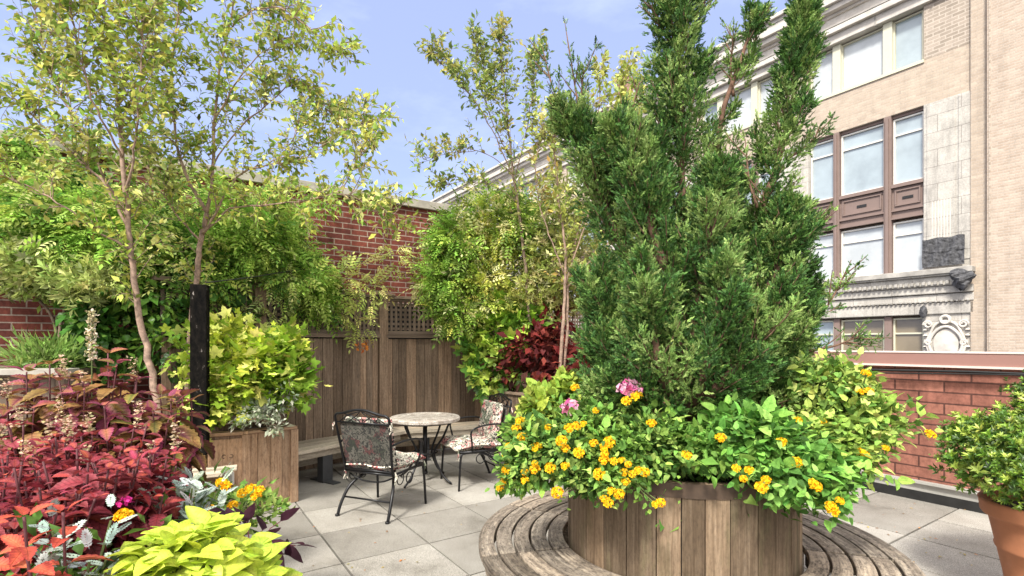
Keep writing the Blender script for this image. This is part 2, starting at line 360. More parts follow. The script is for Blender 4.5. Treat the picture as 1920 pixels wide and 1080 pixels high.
def pinnate(k=5,lf=None,spread=.34,droop=.35):
    lf=lf or diamond(.42,.05)
    pr=[]
    for i in range(k):
        t=.15+.8*i/k
        for s in (-1,1):
            pr.append((lf,(t,0,-droop*t*t),(.55,s*1,-.25),(0,0,1),spread*(1-.25*abs(t-.45))))
    pr.append((lf,(.95,0,-droop*.9),(1,0,-.5),(.3,0,1),spread))
    return combine(pr)
def jspray(seed):
    r=np.random.default_rng(seed); pr=[]; d=diamond(.34,.05,.5)
    for i in range(11):
        t=.05+.9*i/11; s=1 if i%2 else -1; az=r.uniform(-.8,.8)
        pr.append((d,(t*.8,0,.0),(1.0,s*(.75-.3*t),az*.7),(r.normal()*.5,r.normal()*.5,1),.36*(1-.45*t)*r.uniform(.8,1.2)))
    pr.append((d,(.6,0,0),(1,0,.1),(0,0,1),.42)); pr.append((diamond(.12),(0,0,0),(1,0,0),(0,1,1),.8))
    return combine(pr)
def tuft(seed,k=7,w=.3,open_=.7):
    r=np.random.default_rng(seed); d=diamond(w,.08,.5); pr=[]
    for i in range(k):
        a=2*PI*i/k+r.uniform(-.3,.3); el=r.uniform(.25,1.0)
        pr.append((d,(r.uniform(0,.45),0,0),(el*open_+.25,math.cos(a)*open_,math.sin(a)*open_),(1,0,.2),.6*r.uniform(.8,1.1)))
    return combine(pr)
def dusty():
    o=[(0,.03)]; pts=[]
    for i in range(7):
        x=.12+.12*i; L=.26*(1-abs(i-3)/6)
        pts+=[(x,.04),(x+.03,L),(x+.09,L*.95),(x+.075,.05)]
    up=[(0,.02)]+pts+[(1.0,.0)]
    dn=[(x,-y) for x,y in up[-2::-1]]
    d=diamond(.5,.03,.5); pr=[(diamond(.10,.0,.5),(0,0,0),(1,0,0),(0,0,1),1.0)]
    for i in range(6):
        x=.15+.13*i
        for s in (-1,1): pr.append((d,(x,0,0),(.75,s*1,.15),(0,0,1),.34*(1-abs(i-2.5)/7)))
    for s in (-1,0,1): pr.append((d,(.85,0,0),(1,s*.6,0),(0,0,1),.24))
    return combine(pr)
def rotm(axis,nrm):
    a=axis/np.maximum(np.linalg.norm(axis,axis=1,keepdims=True),1e-9)
    n=nrm-a*np.sum(a*nrm,1,keepdims=True); l=np.linalg.norm(n,axis=1,keepdims=True)
    n=np.where(l<1e-4,np.array([[.3,.5,.8]]),n); n=n-a*np.sum(a*n,1,keepdims=True); n/=np.maximum(np.linalg.norm(n,axis=1,keepdims=True),1e-9)
    return a,np.cross(n,a),n
class LF:
    """collects leaves, builds one mesh with a colour per leaf"""
    def __init__(s,seed=1): s.rg=np.random.default_rng(seed); s.b=[]
    def put(s,tm,pos,axis,nrm,size,col,col2=None,jit=.0):
        pos=np.asarray(pos,float); Nn=len(pos)
        if Nn==0: return
        a,sd,n=rotm(np.asarray(axis,float),np.asarray(nrm,float)); v,t,k=tm
        size=np.broadcast_to(np.asarray(size,float),(Nn,))[:,None,None]
        V=pos[:,None,:]+size*(v[None,:,0:1]*a[:,None,:]+v[None,:,1:2]*sd[:,None,:]+v[None,:,2:3]*n[:,None,:])
        T=t[None]+ (np.arange(Nn)*len(v))[:,None,None]
        c=np.asarray(col,float); c=np.broadcast_to(c,(Nn,3))[:,None,:]
        if col2 is None: cc=np.repeat(c,len(v),1)
        else:
            c2=np.broadcast_to(np.asarray(col2,float),(Nn,3))[:,None,:]; kk=k[None,:,None]; cc=c*(1-kk)+c2*kk
        s.b.append((V.reshape(-1,3),T.reshape(-1,3),cc.reshape(-1,3),np.tile(v,(Nn,1))))
    def build(s,name,mat,parent=None,smooth=False,label=None):
        V=np.vstack([b[0] for b in s.b]); n=0; Ts=[]
        for b in s.b: Ts.append(b[1]+n); n+=len(b[0])
        T=np.vstack(Ts); cc=np.clip(np.vstack([b[2] for b in s.b]),.003,.95)
        if parent is not None:
            l=np.array(parent.location); 
            if parent.parent is not None: l=l+np.array(parent.parent.location)
            V=V-l
        me=bpy.data.meshes.new(name); me.vertices.add(len(V)); me.vertices.foreach_set('co',V.ravel().astype('f'))
        me.loops.add(T.size); me.loops.foreach_set('vertex_index',T.ravel().astype('i'))
        me.polygons.add(len(T)); me.polygons.foreach_set('loop_start',np.arange(0,T.size,3,dtype='i'))
        me.update(calc_edges=True)
        if smooth: me.polygons.foreach_set('use_smooth',np.ones(len(T),bool))
        at=me.attributes.new('lc','FLOAT_COLOR','POINT'); at.data.foreach_set('color',np.hstack([cc,np.ones((len(cc),1))]).astype('f').ravel())
        if mat.name in ('coleus_leaf','heart_leaf','lantana_leaf'):
            at=me.attributes.new('lu','FLOAT_VECTOR','POINT'); at.data.foreach_set('vector',np.vstack([b[3] for b in s.b]).astype('f').ravel())
        me.materials.append(mat); o=bpy.data.objects.new(name,me); C.objects.link(o)
        if parent is not None: o.parent=parent
        if label: o['label']=label
        return o
def palette(rg,n,cols,var=.18,pos=None,freq=3.0):
    cols=np.array(cols,float)
    if pos is None: idx=rg.integers(0,len(cols),n)
    else:
        p=np.asarray(pos)*freq; f=(np.sin(p[:,0]*1.7+p[:,2]*1.1)+np.sin(p[:,1]*2.1-p[:,2]*1.9+1)+np.sin(p[:,0]*3.1+p[:,1]*2.3))/3
        f=(f*.5+.5)+rg.normal(0,.22,n); idx=np.clip((f*len(cols)).astype(int),0,len(cols)-1)
    c=cols[idx]; return c*(1+rg.normal(0,var,(n,1)))*(1+rg.normal(0,.05,(n,3)))
def cloud(lf,tm,blobs,size,cols,out=.8,up=.35,rnd=.6,clump=.16,perclump=26,nup=.7,pos_noise=3.0,col2=None,droop=0,svar=.25,shell=.45):
    """leaf clumps through blob volumes; blobs: (centre, radii, leaves)"""
    rg=lf.rg; allp=[]
    for c,r,n in blobs:
        c=np.array(c,float); r=np.array(r if hasattr(r,'__len__') else (r,r,r),float)
        K=max(3,n//perclump); d=rg.normal(size=(K,3)); d/=np.linalg.norm(d,axis=1,keepdims=True)
        cen=c+d*r*(rg.random((K,1))**shell)
        idx=rg.integers(0,K,n); off=rg.normal(size=(n,3)); off/=np.linalg.norm(off,axis=1,keepdims=True); off*=clump*1.75*rg.random((n,1))**.55*rg.uniform(.7,1.2,(K,1))[idx]
        p=cen[idx]+off; dc=d[idx]
        nd=off/np.maximum(np.linalg.norm(off,axis=1,keepdims=True),1e-6)
        ax=nd*out*.6+dc*out+rg.normal(size=(n,3))*rnd; ax[:,2]+=up-droop
        nm=np.zeros((n,3)); nm[:,2]=nup; nm+=dc*.5+rg.normal(size=(n,3))*.35
        sz=size*(1+rg.normal(0,svar*1.35,n)).clip(.35,1.8)
        col=palette(rg,n,cols,.27,p,pos_noise)
        lf.put(tm[rg.integers(0,len(tm))] if isinstance(tm,list) and False else (tm[0] if isinstance(tm,list) else tm),p,ax,nm,sz,col,None if col2 is None else palette(rg,n,col2))
        allp.append(cen)
    return np.vstack(allp)
def curve(pts,n=12):
    """Catmull-Rom through points"""
    pts=[Vector(p) for p in pts]
    if len(pts)<3:
        return [pts[0].lerp(pts[-1],i/n) for i in range(n+1)]
    P_=[pts[0]*2-pts[1]]+pts+[pts[-1]*2-pts[-2]]; o=[]; m=len(pts)-1; per=max(2,n//m)
    for i in range(m):
        a,b,c,d=P_[i:i+4]
        for j in range(per):
            t=j/per; o.append(.5*((2*b)+(c-a)*t+(2*a-5*b+4*c-d)*t*t+(3*b-a-3*c+d)*t**3))
    return o+[pts[-1]]

def make_tree(name,label,cat,limbs,seed,leaf,cols,leafsize,twigs,twiglen,lpt,bark,group=None,updir=.6,droop=0,base=None,side=.9,gap=.035,extra=None,skip=.15,minr=.0018,subs=3):
    """limbs: (list of points, r0, r1, twigfactor)"""
    rg=np.random.default_rng(seed); mb=MB(); lf=LF(seed+1)
    base=Vector(base if base is not None else limbs[0][0][0])
    root=thing(name,label,cat,base,0,group)
    tp=[];tax=[]
    for pts,r0,r1,tf in limbs:
        cv=curve(pts,max(8,4*len(pts))); m=len(cv)
        # wiggle
        cv=[p+Vector(rg.normal(0,.006,3)) if 0<i<m-1 else p for i,p in enumerate(cv)]
        mb.tube(cv,[r0+(r1-r0)*i/(m-1) for i in range(m)],7)
        L=sum((cv[i+1]-cv[i]).length for i in range(m-1)); nt_=int(twigs*L*tf)
        for k in range(nt_):
            t=skip+(1-skip)*rg.random()**.8; fi=t*(m-1); i=min(m-2,int(fi)); p=cv[i].lerp(cv[i+1],fi-i); d=(cv[i+1]-cv[i]).normalized()
            q=Vector(rg.normal(size=3)); q=(q-d*q.dot(d)).normalized()
            dd=(q*side+d*.7+Vector((0,0,updir*.6))).normalized(); tl=twiglen*rg.uniform(.45,1.25)*(1-.35*t)
            segs=[]; cur=p.copy(); dv=dd.copy()
            for j in range(7):
                segs.append(cur.copy()); dv=(dv+Vector(rg.normal(0,.13,3))+Vector((0,0,(updir*.12-droop*.12)))).normalized(); cur=cur+dv*tl/6
            mb.tube(segs,[max(minr,.0045*(1-j/7)) for j in range(7)],4,cap=False)
            lst=[(segs,tl)]
            for s_ in range(subs):
                j=int(rg.integers(2,6)); st=segs[j]; ddv=(segs[j+1 if j<6 else j]-segs[j-1]).normalized(); q=Vector(rg.normal(size=3)); q=(q-ddv*q.dot(ddv)).normalized()
                v=(ddv*.8+q*.8).normalized(); sl_=tl*.45*rg.uniform(.6,1.2); ss=[st+v*sl_*u/3+Vector((0,0,-droop*.04*u*u*sl_)) for u in range(4)]
                mb.tube(ss,minr,3,cap=False); lst.append((ss,sl_))
            for ss,sl_ in lst:
                nl=max(3,int(sl_/gap*lpt))
                for u in range(nl):
                    f=(u+.8)/nl*(len(ss)-1.01); ii=int(f); pp=ss[ii].lerp(ss[min(ii+1,len(ss)-1)],f-ii); dv2=(ss[min(ii+1,len(ss)-1)]-ss[ii])
                    if dv2.length<1e-6: continue
                    dv2.normalize(); q=Vector(rg.normal(size=3)); q=(q-dv2*q.dot(dv2)).normalized()
                    tp.append(pp); tax.append(dv2*.6+q*.9+Vector((0,0,-droop*.5)))
    tp=np.array([tuple(v) for v in tp]);tax=np.array([tuple(v) for v in tax]); n=len(tp)
    nm=rg.normal(size=(n,3))*.55; nm[:,2]+=.8
    lf.put(leaf,tp,tax,nm,leafsize*rg.uniform(.6,1.3,n),palette(rg,n,cols,.25,tp,2.2))
    if extra: extra(lf)
    mb.build('trunk',bark,root,world=True,smooth=True); lf.build('crown',M['leaf'],root)
    return root
# ================================================================ SETTING
def W(s_e1, s_e2, z=0): v=e1()*s_e1+e2()*s_e2; return Vector((v.x,v.y,z))
mb=MB(); mb.prism([(-900,-900),(900,-900),(900,900),(-900,900)],-15.2,-15.0); tag(mb.build('ground',M['street']),kind='structure')
# roof deck slab below the pavers
mb=MB(); c=W(2.2,-2,0); mb.box((c.x,c.y,-.32),15.8,17.2,.6,ax=e1()); tag(mb.build('roof_deck',M['tar']),kind='structure')
mb=MB(); T=.66
for i in range(-9,12):
    for j in range(-9,9):
        c=W(3.68+T*(i+.5),1.0+T*(j+.5)); 
        if 1.0+T*(j+.5)>6.1: continue
        if 3.68+T*(i+.5)>9.7: continue
        mb.box((c.x+random.gauss(0,.0008),c.y+random.gauss(0,.0008),-.0145+random.gauss(0,.0010)),T-.014,T-.014,.03,ax=e1()*1.0)
tag(mb.build('paving',M['pave'],bevel=.003),kind='structure')

# ---------------------------------------------------------------- parapet (right)
PB=6.22
pr=thing('parapet_wall','low red block parapet with pink metal coping behind the potted bush','wall',e2()*PB,R(90)+TH)
mb=MB(); mb.b2(-4,9.6,-.30,0,0,1.34); mb.build('wall',M['parapet'],pr)
mb=MB(); s=-4
while s<9.6: mb.b2(s,min(s+2.43,9.6),-.36,.045,1.34,1.465); s+=2.44
mb.build('coping',M['coping_metal'],pr,bevel=.004)
mb=MB(); mb.b2(-4,9.6,-.05,.06,1.325,1.345); mb.b2(-4,9.6,-.37,.052,1.462,1.474); mb.build('coping_trim',M['coping_edge'],pr)
mb=MB(); mb.b2(-4,9.5,.002,.035,.085,.19); mb.b2(-4,9.5,.03,.075,.17,.195); mb.build('flashing',M['flash'],pr)
mb=MB(); mb.b2(-4,9.5,.002,.05,-.01,.09); mb.build('base_strip',M['tar'],pr)
mb=MB(); pts=[]
for i in range(40):
    s=-3+12*i/39; pts.append((s,.085,1.305-.022*abs(math.sin(s*.9))-.01*math.sin(s*3)))
mb.tube(pts,.012,6); pts2=[(a,b+.012,c-.018+.012*math.sin(a*2)) for a,b,c in pts]; mb.tube(pts2,.007,6)
mb.v=[tuple((Matrix.Rotation(R(90)+TH,4,'Z')@Vector(v))+e2()*PB) for v in mb.v]
single(mb,'power_cable',M['cable'],'black cable slung along the parapet just under its coping','cable',e2()*PB+Vector((0,0,1.3)),smooth=True)

# ---------------------------------------------------------------- brick wall (left, behind fence)
WA=7.6
bw=thing('brick_wall','tall red brick wall with pale stone coping behind the wooden fence','wall',e1()*WA,R(180)+TH)
def wall_end():   # b where px=838
    x=(838-960)/F; Y=WA/(math.cos(TH)-x*math.sin(TH)*1.0); return Y*(x*math.cos(TH)+math.sin(TH))
be=wall_end()
mb=MB(); mb.b2(-be,9.5,-.35,0,-.3,3.70); mb.build('wall',M['brick'],bw)
mb=MB(); s=-be-.05
while s<9.5: mb.b2(s,min(s+.895,9.5),-.42,.06,3.70,3.83); s+=.9
mb.build('coping',M['stonecope'],bw,bevel=.008)

# ---------------------------------------------------------------- wooden fence with lattice
FN=[Vector(p) for p in ((-3.52,5.05,0),(-2.88,5.82,0),(-1.80,7.10,0),(-.44,7.78,0),(1.42,9.45,0))]
fr=thing('wooden_fence','weathered brown board fence with lattice top behind the bench','fence',FN[2])
for i in range(4):
    a,b=FN[i],FN[i+1]; d=(b-a); L=d.length; d=d.normalized(); nrm=Vector((d.y,-d.x,0)); mid=(a+b)/2
    up=.12 if i==3 else 0
    # boards
    mb=MB(); x=.05
    while x<L-.06:
        wd=random.uniform(.085,.15); wd=min(wd,L-.05-x)
        if wd<.03: break
        mb.box(a+d*(x+wd/2)+nrm*random.uniform(-.003,.003)+Vector((0,0,.82+up/2)),wd-.005,.02,1.6+up,ax=d,grain='h'); x+=wd
    mb.build('board_panel',M['fence'],fr,world=True,bevel=.002)
    mb=MB(); hb=1.55 if i==3 else 2.1; mb.box(mid+Vector((0,0,.02+hb/2)),L-.1,.008,hb,ax=d); mb.v=[tuple(Vector(v)-nrm*.02) for v in mb.v]; mb.build('shade_backing',M['dark'],fr,world=True)  # near-black sheet standing in for the shade behind boards and lattice
    # rails
    mb=MB(); mb.box(mid+nrm*.015+Vector((0,0,1.66+up)),L-.1,.075,.05,ax=d); mb.build('rail',M['lattice'],fr,world=True,bevel=.003)
    mb=MB(); mb.box(mid+nrm*.012+Vector((0,0,1.71+up)),L-.1,.035,.045,ax=d); mb.build('rail',M['lattice'],fr,world=True,bevel=.003)
    # lattice
    mb=MB(); x=.06; z0=1.735+up; z1=2.17+up
    while x<L-.06: mb.box(a+d*x+nrm*.006+Vector((0,0,(z0+z1)/2)),.034,.010,z1-z0,ax=d,grain='h'); x+=.066
    z=z0+.03
    while z<z1: mb.box(mid-nrm*.006+Vector((0,0,z)),L-.1,.010,.034,ax=d); z+=.066
    mb.build('lattice_panel',M['lattice'],fr,world=True)
    mb=MB(); mb.box(mid+Vector((0,0,2.20+up)),L+.04,.11,.04,ax=d); mb.box(mid+Vector((0,0,2.165+up)),L-.08,.05,.03,ax=d); mb.build('cap',M['lattice'],fr,world=True,bevel=.003)
for i,p in enumerate(FN):
    if i==0: continue
    d=(FN[min(i+1,4)]-FN[max(i-1,0)]).normalized()
    up=.12 if i==4 else 0
    mb=MB(); mb.box(p+Vector((0,0,1.09+up/2)),.125,.125,2.18+up,ax=d,grain='h',col=.75); mb.build('post',M['fence'],fr,world=True,bevel=.005)
    mb=MB(); mb.box(p+Vector((0,0,2.235+up)),.30,.2,.025,ax=d); mb.build('post_cap',M['lattice'],fr,world=True,bevel=.004)

# ---------------------------------------------------------------- bench along the fence
Q=[Vector(p) for p in ((-2.42,5.16,0),(-1.40,6.70,0),(.25,7.38,0))]
Rr=[Vector(p) for p in ((-2.86,5.56,0),(-1.66,7.02,0),(0.05,7.86,0))]
bn=thing('bench','long angled wooden bench with pale planks against the fence','bench',(Q[1]+Rr[1])/2)
for i in range(2):
    mb=MB(); nbo=3
    for k in range(nbo):
        f0=k/nbo+.012; f1=(k+1)/nbo-.012; pts=[Q[i].lerp(Rr[i],f0),Q[i+1].lerp(Rr[i+1],f0),Q[i+1].lerp(Rr[i+1],f1),Q[i].lerp(Rr[i],f1)]
        d=(Q[i+1]-Q[i]).normalized(); n0=len(mb.v); mb.prism([(p.x,p.y) for p in pts],.372,.412)
        off=random.random()*30
        for q in range(n0,len(mb.v)):
            v=Vector(mb.v[q]); mb.g[q]=(v.dot(d)+off,v.dot(Vector((d.y,-d.x,0))),v.z)
    mb.build('seat',M['bench'],bn,world=True,bevel=.004)
    d=(Q[i+1]-Q[i]).normalized(); nr=Vector((d.y,-d.x,0)); m_=(Q[i]+Q[i+1])/2
    mb=MB(); mb.box(m_-nr*.05+Vector((0,0,.335)),(Q[i+1]-Q[i]).length-.1,.035,.07,ax=d); mb.build('front_beam',M['bench'],bn,world=True,bevel=.003)
    m_=(Rr[i]+Rr[i+1])/2
    mb=MB(); mb.box(m_+nr*.06+Vector((0,0,.20)),(Rr[i+1]-Rr[i]).length-.05,.035,.13,ax=d); mb.build('low_rail',M['bench'],bn,world=True,bevel=.003)
for p,d in ((Vector((-2.11,5.78,0)),Q[1]-Q[0]),(Vector((-1.20,6.98,0)),Q[2]-Q[1]),(Vector((-.25,7.36,0)),Q[2]-Q[1])):
    mb=MB(); mb.box(p+Vector((0,0,.18)),.13,.10,.36,ax=d); mb.box(p+Vector((0,0,.008)),.42,.10,.012,ax=nn(d).cross(Vector((0,0,1)))); mb.build('leg',M['post_iron'],bn,world=True,bevel=.003)

# ---------------------------------------------------------------- planter boxes on the left
def planter(name,label,foot,top,base,mat=M['planter'],cap=.03,board=.12,soilz=.06,faces=None):
    """foot: polygon counter-clockwise"""
    cx=sum(p[0] for p in foot)/len(foot); cy=sum(p[1] for p in foot)/len(foot)
    r=thing(name,label,'planter',(cx,cy,base)); n=len(foot); sd_=MB(); cp=MB(); po=MB()
    for i in range(n):
        a=Vector(foot[i]+(0,)) if len(foot[i])==2 else Vector(foot[i]); b=Vector(foot[(i+1)%n]+(0,)); d=b-a; L=d.length; d.normalize(); nr=Vector((d.y,-d.x,0))
        x=.0
        k=max(1,round(L/board))
        for j in range(k):
            sd_.box(a+d*((j+.5)*L/k)-nr*.012+Vector((0,0,(base+top)/2)),L/k-.004,.024,top-base,ax=d,grain='h')
        cp.box((a+b)/2-nr*.03+Vector((0,0,top+cap/2+.001*i)),L+.05,.12,cap,ax=d)
        po=MB(); po.box(a+Vector((0,0,(base+top)/2)),.07,.07,top-base-.004,ax=d,grain='h'); po.build('corner_post',mat,r,world=True,bevel=.003)
    sd_.build('side_boards',mat,r,world=True,bevel=.002); cp.build('cap',mat,r,world=True,bevel=.003)
    mb=MB(); 
    s=1-.02
    mb.prism([(cx+(p[0]-cx)*s,cy+(p[1]-cy)*s) for p in foot],top-soilz-.05,top-soilz); mb.build('soil',M['soil'],r,world=True)
    return r
pl2=planter('planter_box','tall wooden planter box with angled corner at the left end of the bench',[(-3.03,4.47),(-2.47,4.74),(-2.15,5.04),(-2.72,5.66),(-4.0,4.25)],.715,0)
# carved square board and frames on the angled face
a=Vector((-3.03,4.47,0)); b=Vector((-2.47,4.74,0)); d=(b-a).normalized(); nr=Vector((d.y,-d.x,0))
mb=MB(); mb.box(a+d*.46+nr*.022+Vector((0,0,.345)),.27,.022,.68,ax=d,grain='h',col=.9); mb.build('face_board',M['planter'],pl2,world=True,bevel=.003)
mb=MB(); mb.box(a+d*.15+nr*.02+Vector((0,0,.655)),.32,.02,.10,ax=d,col=.85); mb.box(a+d*.27+nr*.02+Vector((0,0,.30)),.07,.02,.6,ax=d,grain='h',col=.6); mb.build('face_frame',M['planter'],pl2,world=True,bevel=.003)
cc=a+d*.48+nr*.036+Vector((0,0,.53))
for k in (0,1):
    mb=MB()
    q=[cc+d*((-.028 if k else .028)+.016*math.cos(t))+Vector((0,0,.016*math.sin(t))) for t in [PI*(.2+1.4*i/8)+(PI if k==0 else 0) for i in range(9)]]
    mb.tube(q,.0028,5); mb.build('scroll_mark',M['band'],pl2,world=True)
sh=thing('corner_seat','short wooden corner seat fixed low in front of the planter box','bench',(-2.75,4.34,.40))
mb=MB()
for k in range(3): mb.box(Vector((-2.80,4.37,.455))+nr*(.0+.092*k),.80-.10*k,.085,.035,ax=d)
mb.build('seat',M['bench'],sh,world=True,bevel=.003)
mb=MB(); mb.box(Vector((-2.86,4.44,.22)),.5,.06,.43,ax=d); mb.build('support',M['planter'],sh,world=True)
mb=MB(); q=b-d*.13+nr*.045+Vector((0,0,.33)); mb.box(q,.085,.03,.115,ax=d); ob=single(mb,'outlet_box',M['white'],'small white electrical outlet box below the corner seat','outlet',q,bevel=.004)
mb=MB(); mb.box((0,.0,0),.05,.004,.07,ax=d); mb.v=[tuple(Vector(v)+nr*.017) for v in mb.v]; c_=mb.build('cover',M['flash'],ob,bevel=.001)

bed=planter('planter_box','low wide wooden bed full of coleus in the left foreground',[(-4.6,1.15),(-.92,1.15),(-2.18,3.35),(-2.9,3.75),(-4.9,3.0)],.66,0)
lb=planter('planter_box','raised stone coloured bed by the brick wall at far left',[(-6.2,4.6),(-5.2,4.2),(-3.75,4.35),(-4.25,5.3),(-6.2,5.4)],1.27,0,mat=M['lattice'],cap=.05)
mb=MB(); mb.box((-4.35,4.22,1.32),1.35,.14,.05,ax=(1,.12,0)); mb.build('top_plank',M['stonecope'],lb,world=True,bevel=.004)
# charred post
mb=MB(); pb=P(375,800,4.42); mb.box((pb.x,pb.y,(.6+2.06)/2),.125,.125,1.46,ax=(1,.35,0)); 
single(mb,'charred_post',M['char'],'thick black charred timber post between the birch and lime shrub','post',(pb.x,pb.y,.6),bevel=.006)

mb=MB(); mb.tube(curve([P(386,530,4.36),P(470,520,5.0),P(560,506,5.8),P(700,488,7.05)],16),.006,5); single(mb,'cable',M['cable'],'thin dark cable running from the charred post top over the fence','cable',P(386,530,4.36),smooth=True)
# ---------------------------------------------------------------- round planter and ring bench
PC=Vector((.965,2.985,0)); rb=.632
rp=thing('round_planter','round barrel planter of vertical brown staves holding the juniper','planter',PC)
mb=MB(); a=0
while a<2*PI-.001:
    da=min(random.uniform(.155,.235),2*PI-a)
    if 2*PI-a-da<.1: da=2*PI-a
    mb.arc(PC,rb-.03,rb+random.uniform(-.0015,.0015),a+.0035,a+da-.0035,0,.905,n=4,grain='r'); a+=da
mb.build('staves',M['barrel'],rp,world=True,bevel=.002)
mb=MB(); mb.arc(PC,rb-.015,rb+.006,0,2*PI,.835,.902,n=72); mb.build('rim_band',M['band'],rp,world=True,smooth=False)
mb=MB(); mb.arc(PC,rb-.028,rb-.05,0,2*PI,.02,.88,n=48); mb.build('liner',M['dark'],rp,world=True)
mb=MB(); mb.lathe([(0.001,.86),(.3,.85),(rb-.03,.83)],PC,40); mb.build('soil',M['soil'],rp,world=True)
bn2=thing('ring_bench','circular weathered slat bench wrapped round the barrel planter','bench',PC)
js=[R(x) for x in (149,194,240,292,343,385,427,468,509)]; ZB=.43
for i in range(8):
    mb=MB(); r=.665
    for k in range(5):
        mb.arc(PC+Vector((0,0,random.uniform(-.002,.002))),r,r+.088,js[i]+.0075/r,js[i+1]-.0075/r,ZB-.04,ZB,n=14); r+=.101
    mb.build('seat_section',M['seat'],bn2,world=True,bevel=.005)
mb=MB(); mb.arc(PC,1.10,1.125,0,2*PI,ZB-.13,ZB-.045,n=72); mb.build('apron',M['seat'],bn2,world=True)
for i in range(8):
    a=js[i]; d=Vector((math.cos(a),math.sin(a),0))
    mb=MB(); mb.box(PC+d*.90+Vector((0,0,ZB-.07)),.46,.07,.055,ax=d); mb.box(PC+d*1.02+Vector((0,0,(ZB-.1)/2)),.08,.07,ZB-.1,ax=d); mb.box(PC+d*.72+Vector((0,0,(ZB-.1)/2)),.08,.07,ZB-.1,ax=d); mb.build('support',M['seat'],bn2,world=True)

# ---------------------------------------------------------------- terracotta pot
PP=Vector((3.14,2.96,0))
mb=MB(); mb.lathe([(0.001,.0),(.185,.0),(.195,.02),(.225,.2),(.25,.33),(.258,.335),(.262,.35),(.258,.365),(.285,.50),(.292,.525),(.315,.53),(.325,.545),(.33,.60),(.335,.615),(.325,.625),(.305,.62),(.295,.60),(.28,.50),(.001,.5)],PP,64)
pt=single(mb,'terracotta_pot',M['terracotta'],'large terracotta pot with banded rim beside the parapet','pot',PP,smooth=True)
mb=MB(); mb.lathe([(.001,.57),(.29,.565)],(0,0,0),32); mb.build('soil',M['soil'],pt)

# ---------------------------------------------------------------- table
TC=Vector((-.985,5.80,0))
tb=thing('patio_table','round stone topped patio table on black curved iron legs','table',TC)
mb=MB(); mb.lathe([(.001,.722),(.30,.722),(.305,.728),(.385,.728),(.395,.72),(.395,.695),(.385,.685),(.001,.685)],(0,0,0),56)
m,nt,bb=newmat('stone_table'); t=N(nt,'ShaderNodeTexCoord'); v=N(nt,'ShaderNodeTexVoronoi',Scale=38,feature='DISTANCE_TO_EDGE'); nt.links.new(t.outputs['Object'],v.inputs['Vector'])
n=N(nt,'ShaderNodeTexNoise',Scale=14,Detail=8); nt.links.new(t.outputs['Object'],n.inputs['Vector'])
c1=ramp(nt,n.outputs['Fac'],[(.3,(.22,.18,.15)),(.5,(.44,.40,.35)),(.7,(.60,.57,.52))]); c2=mixc(nt,ramp(nt,v.outputs['Distance'],[(.02,(1,1,1)),(.08,(0,0,0))]),c1,(.20,.16,.13))
nt.links.new(c2,bb.inputs['Base Color']); bb.inputs['Roughness'].default_value=.7; bump(nt,bb,v.outputs['Distance'],.3,.002)
mb.build('tabletop',m,tb,smooth=False)
for k in range(4):
    a=PI/4+k*PI/2+.3; d=Vector((math.cos(a),math.sin(a),0))
    mb=MB(); mb.tube(curve([d*.33+Vector((0,0,.68)),d*.25+Vector((0,0,.52)),d*.135+Vector((0,0,.36)),d*.15+Vector((0,0,.24)),d*.25+Vector((0,0,.09)),d*.36+Vector((0,0,.012))],20),.012,8)
    mb.build('leg',M['iron'],tb,smooth=True)
mb=MB(); ring=[Vector((.14*math.cos(t),.14*math.sin(t),.33)) for t in [2*PI*i/24 for i in range(25)]]; mb.tube(ring,.009,6,cap=False); ring=[Vector((.33*math.cos(t),.33*math.sin(t),.675)) for t in [2*PI*i/32 for i in range(33)]]; mb.tube(ring,.009,6,cap=False)
mb.build('ring',M['iron'],tb,smooth=True)
mb=MB(); mb.tube([(0,0,.10),(0,0,.69)],.025,12); mb.tube([(0,0,.08),(0,0,.11)],.03,12); mb.build('pole',M['iron'],tb,smooth=True)

